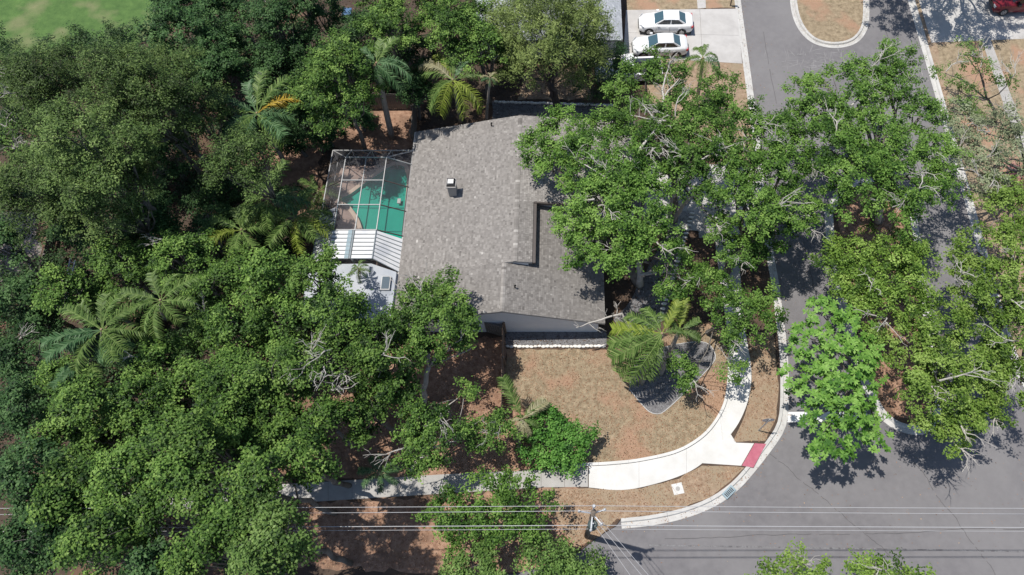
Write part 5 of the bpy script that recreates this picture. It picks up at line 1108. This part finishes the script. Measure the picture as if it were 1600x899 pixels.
def pickup(label, loc, rz, paint, name='pickup_truck'):
    c = thing(name, label, 'pickup', loc, rz)
    st = [(-2.75, .72, .50, .92), (-2.65, .90, .40, 1.05), (-2.2, .96, .35, 1.12), (-1.35, .97, .35, 1.16), (.55, .97, .35, 1.16)]
    secs = []
    for x, hw, zb, zt in st:
        half = [(hw * .95, zb), (hw, zb + .2), (hw * .99, zt - .12), (hw * .9, zt), (0, zt + .03)]; secs.append([(x, y, z) for y, z in half] + [(x, -y, z) for y, z in reversed(half[:-1])])
    loft(secs).build('body', paint, c, True)
    B_ = [(-1.35, -.84, 1.14), (-1.35, .84, 1.14), (.56, .86, 1.14), (.56, -.86, 1.14)]; T_ = [(-.62, -.68, 1.78), (-.62, .68, 1.78), (.36, .70, 1.80), (.36, -.70, 1.80)]
    mb = MB(); mb.hexa(B_, T_); mb.build('cabin', paint, c)
    def glass(q, nm, n0, k=.07, kv=.1):
        mb = MB(); mb.add(inset_quad(q, n0, k, kv), [(0, 1, 2, 3)]); mb.build(nm, 'car_glass_dark', c)
    glass([B_[1], B_[0], T_[0], T_[1]], 'windshield', (-.012, 0, .012)); glass([B_[3], B_[2], T_[2], T_[3]], 'rear_window', (.012, 0, .012))
    for s, q in ((-1, [B_[0], B_[3], T_[3], T_[0]]), (1, [B_[2], B_[1], T_[1], T_[2]])):
        f = lambda u0, u1: [lerp3(q[0], q[1], u0), lerp3(q[0], q[1], u1), lerp3(q[3], q[2], u1), lerp3(q[3], q[2], u0)]
        for u in ((.1, .52), (.54, .95)): glass(f(*u), 'side_window', (0, s * .014, .006), .03, .12)
        mb = MB(); mb.box(.58, 2.7, *sorted((s * .80, s * .965)), .40, 1.14); mb.build('bed_side', paint, c)
        for x in (-1.75, 1.7): wheel(x, s * .86, .38, .24, c)
        mb = MB(); mb.box(2.66, 2.74, *sorted((s * .72, s * .96)), .72, 1.05); mb.build('taillight', 'lamp_red', c)
        mb = MB(); mb.box(-2.78, -2.64, *sorted((s * .5, s * .85)), .78, .95); mb.build('headlight', 'lamp_clear', c)
        mb = MB(); mb.box(-.98, -.74, *sorted((s * .9, s * 1.14)), 1.1, 1.3); mb.build('mirror', 'black_trim', c)
    mb = MB(); mb.box(.58, 2.6, -.799, .799, .62, .68); mb.build('bed_floor', 'black_trim', c)
    mb = MB(); mb.box(2.6, 2.70, -.798, .798, .45, 1.13); mb.build('tailgate', paint, c)
    mb = MB(); mb.box(2.71, 2.86, -.9, .9, .42, .56); mb.build('rear_bumper', 'rim', c)
    mb = MB(); mb.box(-2.8, -2.7, -.6, .6, .55, .85); mb.build('grille', 'black_trim', c)
    return c
x, y = P(1592, 4, .9); pickup('dark red pickup in tree shade on the east driveway', (x + .5, y + .35, .022), R(2), 'car_red')
x, y = P(984, 108, .8); pickup('white pickup mostly hidden under the trees below the two white sedans', (x - .1, y, .0), R(3), 'car_white')

# ------------------------------------------------------------------ utility pole and wires
bx0, by0 = P(917, 838); pz = 11.2
pole = thing('utility_pole', 'wooden utility pole with insulators at the corner of the mulch verge', 'utility pole', (bx0, by0, -.1))
def pp(o): return keep(o, pole)
mb = MB(); mb.tube([(bx0, by0, -.1), (bx0, by0, 5), (bx0 + .02, by0, 10.4)], [.17, .145, .12], 14); pp(mb.build('shaft', 'pole_wood', None, True))
mb = MB(); mb.tube([(bx0, by0 + .08, 10.2), (bx0, by0 + .1, 11.25)], [.035, .03], 8); tp = pp(mb.build('top_bracket', 'insulator'))
mb = MB(); mb.tube([(bx0, by0 + .1, 11.2), (bx0, by0 + .1, 11.3), (bx0, by0 + .1, 11.42)], [.07, .09, .05], 10); mb.build('top_insulator', 'insulator', tp)
mb = MB(); mb.tube([(bx0 + .02, by0 - .42, 8.25), (bx0 + .02, by0 - .42, 8.4), (bx0 + .02, by0 - .42, 9.1), (bx0 + .02, by0 - .42, 9.2)], [.2, .24, .24, .16], 16); tf = pp(mb.build('transformer', 'transformer', None, False))
mb = MB(); mb.tube([(bx0 + .02, by0 - .42, 9.2), (bx0 + .02, by0 - .42, 9.5)], [.05, .03], 8); mb.build('bushing', 'insulator', tf)
arms = []
for (dx, dy, z) in ((-.65, .05, 10.0), (.55, .12, 10.0), (.4, -.5, 9.8), (-.1, -.75, 9.6)):
    mb = MB(); mb.bar((bx0, by0, z - .25), (bx0 + dx, by0 + dy, z), .06, .05); a = pp(mb.build('bracket', 'insulator'))
    mb = MB(); mb.tube([(bx0 + dx, by0 + dy, z - .05), (bx0 + dx, by0 + dy, z + .1), (bx0 + dx, by0 + dy, z + .22)], [.06, .075, .03], 8); mb.build('insulator', 'insulator', a)
def wire(label, pts, r=.016):
    out = []
    for a, b in zip(pts, pts[1:]):
        a, b = Vector(a), Vector(b); L = (b - a).length
        for k in range(12): 
            t = k / 12; out.append(a.lerp(b, t) - Vector((0, 0, L * .012 * 4 * t * (1 - t))))
    out.append(Vector(pts[-1])); b0 = out[0]; o = thing('power_line', label, 'wire', b0, group='overhead wires on the utility pole')
    mb = MB(); mb.tube([p - b0 for p in out], r, 5); mb.build('conductor', 'wire', o); return o
def ew(y0, z0, yl, zl, yr, zr): return [(-62, yl, zl), (bx0, y0, z0), (62, yr, zr)]
wire('topmost of the overhead wires crossing the street', ew(by0 + .1, 11.42, by0 + .1, 11.3, by0 + .05, 11.3), .012)
wire('second overhead wire just below the topmost one', ew(by0 + .05, 10.2, by0 - .1, 10.2, by0 - .1, 10.1), .012)
wire('third overhead wire running over the transformer side of the pole', ew(by0 - .45, 9.0, by0 - .5, 9.0, by0 - .5, 8.8), .017)
wire('lowest thin overhead wire under the thick one', ew(by0 - .55, 8.4, by0 - .62, 8.3, by0 - .62, 8.2), .010)
for i, (px, dz_, lab) in enumerate(((985, 0, 'service wire slanting from the pole to the bottom edge, first of three'), (1003, .1, 'service wire slanting from the pole, middle one of three'), (1014, .25, 'service wire slanting from the pole, farthest east of three'))):
    x, y = P(px, 899, 8.6); s = Vector((bx0 + .05 + i * .14, by0 - .4 + i * .1, 9.2 + dz_)); e = Vector((x, y, 8.6)); e = s + (e - s) * 4.5; wire(lab, [s, e], .012)

# ------------------------------------------------------------------ street furniture
bx, by = P(1185, 673); s = thing('stop_sign', 'grey-backed stop sign on a post at the corner verge', 'sign', (bx, by, 0))
mb = MB(); mb.box(-.03, .03, -.03, .03, 0, 2.75); mb.build('post', 'sign_back', s)
oc = [(math.cos(R(22.5 + 45 * k)) * .4, 2.4 + math.sin(R(22.5 + 45 * k)) * .4) for k in range(8)]
mb = MB(); mb.hexa([(a, .033, b) for a, b in oc], [(a, .038, b) for a, b in oc]); pl = mb.build('plate', 'sign_back', s)
mb = MB(); mb.add([(a * .99, .041, 2.4 + (b - 2.4) * .99) for a, b in oc], [tuple(range(8))]); mb.build('face', 'sign_red', pl)
fc = bpy.data.curves.new('stop_text', 'FONT'); fc.body = 'STOP'; fc.size = .27; fc.align_x = 'CENTER'; fc.align_y = 'CENTER'; fc.extrude = .001
tmp = bpy.data.objects.new('tmp', fc); C.objects.link(tmp); bpy.context.view_layer.update(); lm = bpy.data.meshes.new_from_object(tmp.evaluated_get(bpy.context.evaluated_depsgraph_get())); bpy.data.objects.remove(tmp); to = link_mesh('lettering', lm, 'sign_white'); to.parent = pl; to.location = (0, .044, 2.4); to.rotation_euler = (R(90), 0, R(180))
bx, by = P(1428, 672); s = thing('street_name_sign', 'green street name blades on a post at the southern island tip', 'sign', (bx, by, 0))
mb = MB(); mb.cyl((0, 0), .035, 0, 2.75, 8); mb.build('post', 'sign_back', s)
mb = MB(); mb.box(-.72, .72, -.012, .012, 2.5, 2.7); bl = mb.build('blade', 'sign_green', s)
for k in (-1, 1):
    mb = MB(); mb.box(k * .66 - .06, k * .66 + .06, -.016, .016, 2.505, 2.712); mb.build('blade_end', 'sign_white', bl)
mb = MB(); mb.box(-.012, .012, -.45, .45, 2.72, 2.9); mb.build('blade', 'sign_green', s)
bx, by = P(1141, 9); s = thing('mailbox', 'dark mailbox on a post by the kerb at the top edge', 'mailbox', (bx, by, 0))
mb = MB(); mb.box(-.05, .05, -.05, .05, 0, 1.0); mb.build('post', 'wood_old', s)
mb = MB(); prof = [(.1 * math.cos(math.pi * k / 8), 1.16 + .1 * math.sin(math.pi * k / 8)) for k in range(9)] + [(-.1, 1.0), (.1, 1.0)]
mb.hexa([(-.2, a, b) for a, b in prof], [(.32, a, b) for a, b in prof]); bxo = mb.build('box', 'black_trim', s)
mb = MB(); mb.box(.321, .335, -.09, .09, 1.02, 1.22); mb.build('flap', 'dark_metal', bxo); mb = MB(); mb.box(.0, .12, .105, .115, 1.12, 1.3); mb.build('flag', 'sign_red', bxo)
bx, by = P(1059, 764); s = thing('utility_cover', 'square white concrete utility cover in the dry verge', 'utility cover', (bx, by, 0), R(12))
mb = MB(); mb.box(-.33, .33, -.33, .33, -.05, .03); mb.build('slab', 'concrete_new', s); mb = MB(); mb.cyl((0, 0), .14, .03, .036, 16); mb.build('lid', 'concrete_old', s)
bx, by = P(1139, 769); s = thing('drain_inlet', 'blue-grey storm drain inlet set into the corner kerb', 'drain', (bx, by, RZ), R(42))
mb = MB(); mb.box(-.42, .42, -.22, .22, .01, .15); mb.build('slab', 'inlet', s)
mb = MB(); mb.box(-.3, .3, -.235, -.221, .04, .11); mb.build('opening', 'black_trim', s)
for k in range(6):
    mb = MB(); mb.box(-.32 + k * .11, -.26 + k * .11, -.15, .12, .151, .16); mb.build('bar', 'dark_metal', s)
bx, by = P(543, 22, .8); s = thing('blue_bin', 'blue wheeled bin glimpsed among dark trees at the top edge', 'bin', (bx, by, 0))
mb = MB(); mb.hexa([(-.26, -.3, .08), (.26, -.3, .08), (.26, .3, .08), (-.26, .3, .08)], [(-.34, -.4, 1.0), (.34, -.4, 1.0), (.34, .4, 1.0), (-.34, .4, 1.0)]); mb.build('body', 'blue_plastic', s)
mb = MB(); mb.box(-.37, .37, -.43, .43, 1.002, 1.07); mb.build('lid', 'blue_plastic', s)
for k in (-1, 1):
    mb = MB(); mb.tube([(k * .24, .34, .12), (k * .3, .34, .12)], .12, 12); mb.build('wheel', 'rubber', s)
bx, by = P(113, 452, .6); s = thing('ladder', 'pale blue metal ladder leaning in the gap beside the low left tree', 'ladder', (bx, by, 0), R(-22))
for k in (-1, 1):
    mb = MB(); mb.bar((k * .2, -1.6, .12), (k * .2, 1.6, 2.2), .07, .05); mb.build('rail', 'membrane', s)
for k in range(9):
    t = (k + .5) / 9; mb = MB(); mb.bar((-.2, -1.6 + 3.2 * t, .12 + 2.08 * t), (.2, -1.6 + 3.2 * t, .12 + 2.08 * t), .04, .04); mb.build('rung', 'membrane', s)

# ------------------------------------------------------------------ litter, grass blades and pebbles
def scatter(name, polys, n, m, size, seed, z=.012, rect=None, holes=(), up=.8, aspect=.5, standing=False):
    r = np.random.default_rng(seed)
    allp = np.array([p for q in polys for p in q]); lo, hi = allp.min(0), allp.max(0); pts = []; got = 0
    while got < n:
        X = r.uniform(lo[0], hi[0], n * 2); Y = r.uniform(lo[1], hi[1], n * 2); k = np.zeros(len(X), bool)
        for q in polys: k |= inside(q, X, Y)
        for h in holes: k &= ~inside(h, X, Y)
        p = np.stack([X[k], Y[k]], 1); pts.append(p); got += len(p)
        if got == 0: return
    p = np.concatenate(pts)[:n]; N = len(p); s = size * r.uniform(.5, 1.4, N)[:, None]
    c = np.concatenate([p, np.full((N, 1), z) + r.random((N, 1)) * .02], 1)
    if standing:
        a = r.random(N) * 6.28; d = np.stack([np.cos(a), np.sin(a), 0 * a], 1); e = np.stack([-np.sin(a), np.cos(a), 0 * a], 1); lean = d * r.normal(0, .6, N)[:, None] + np.array([0, 0, .6]) 
        V = np.stack([c - e * s * .09, c + e * s * .09, c + lean * s], 1); return tag(link_mesh(name, soup(name, V, m, np.clip(r.normal(.5, .22, N), 0, 1), 3), None), kind='stuff')
    nn = unit(np.array([0, 0, up]) + r.normal(0, .3, (N, 3))); t = unit(np.cross(nn, r.normal(size=(N, 3)))); b = np.cross(nn, t)
    V = np.stack([c - t * s * .5, c + b * s * aspect * .5, c + t * s * .5, c - b * s * aspect * .5], 1)
    return tag(link_mesh(name, soup(name, V, m, np.clip(r.normal(.5, .24, N), 0, 1)), None), kind='stuff')
HOUSE = [(-17.4, 17.5), (2.4, 17.5), (5, 25), (5, 33), (-17.4, 33)]
DRIVES = [PL([(974, 88), (1160, 100), (1151, 14), (978, 16)]), PL([(1000, 352), (1197, 372), (1180, 262), (1010, 250)]), [(p.x, p.y) for p in A] + [(p.x, p.y) for p in reversed(B)], PL([(919, 728), (100, 773), (100, 808), (919, 763)])]
WY = [(-48, 2.6), (1, 4.2), (1, 8), (11, 12), (14, 18), (14.5, 40), (14.5, 50), (-50, 50)]
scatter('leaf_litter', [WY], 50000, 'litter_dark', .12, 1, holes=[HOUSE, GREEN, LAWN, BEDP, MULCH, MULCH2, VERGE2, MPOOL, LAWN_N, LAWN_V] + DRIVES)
scatter('mulch_chips', [MULCH, MULCH2], 16000, 'litter', .10, 2, holes=DRIVES, aspect=.35)
GUT = [(p.x, p.y) for p in offset_poly(KP, .02)] + [(p.x, p.y) for p in reversed(offset_poly(KP, .9))]
scatter('gutter_litter', [GUT], 900, 'litter', .08, 12, z=RZ + .03)
scatter('road_litter', [[(5, 3), (29, 3), (29, 10), (12, 8.5)], [(15.8, 12), (19, 12), (19, 45), (16, 45)]], 420, 'litter', .08, 13, z=RZ + .008)
scatter('island_litter', [inset(ISP, 1.0)], 5000, 'litter', .11, 3)
scatter('dry_grass', [LAWN], 42000, 'blade', .07, 4, z=.0, standing=True, holes=[BEDP])
scatter('lawn_litter', [LAWN, VERGE1, VERGE2], 11000, 'litter', .09, 5, holes=[BEDP] + DRIVES)
scatter('verge_grass', [VERGE1, VERGE2, LAWN_N, LAWN_V], 22000, 'blade', .07, 6, z=.0, standing=True, holes=DRIVES)
scatter('island_grass', [[(p.x, p.y) for p in INP][0:]], 16000, 'blade', .08, 7, z=.0, standing=True)
scatter('east_grass', [LAWN_NE], 22000, 'blade', .08, 8, z=.0, standing=True)
scatter('gravel_stones', [BEDN, BEDS, BEDP, BEDE], 26000, 'pebble', .055, 9, aspect=.8, z=.016)
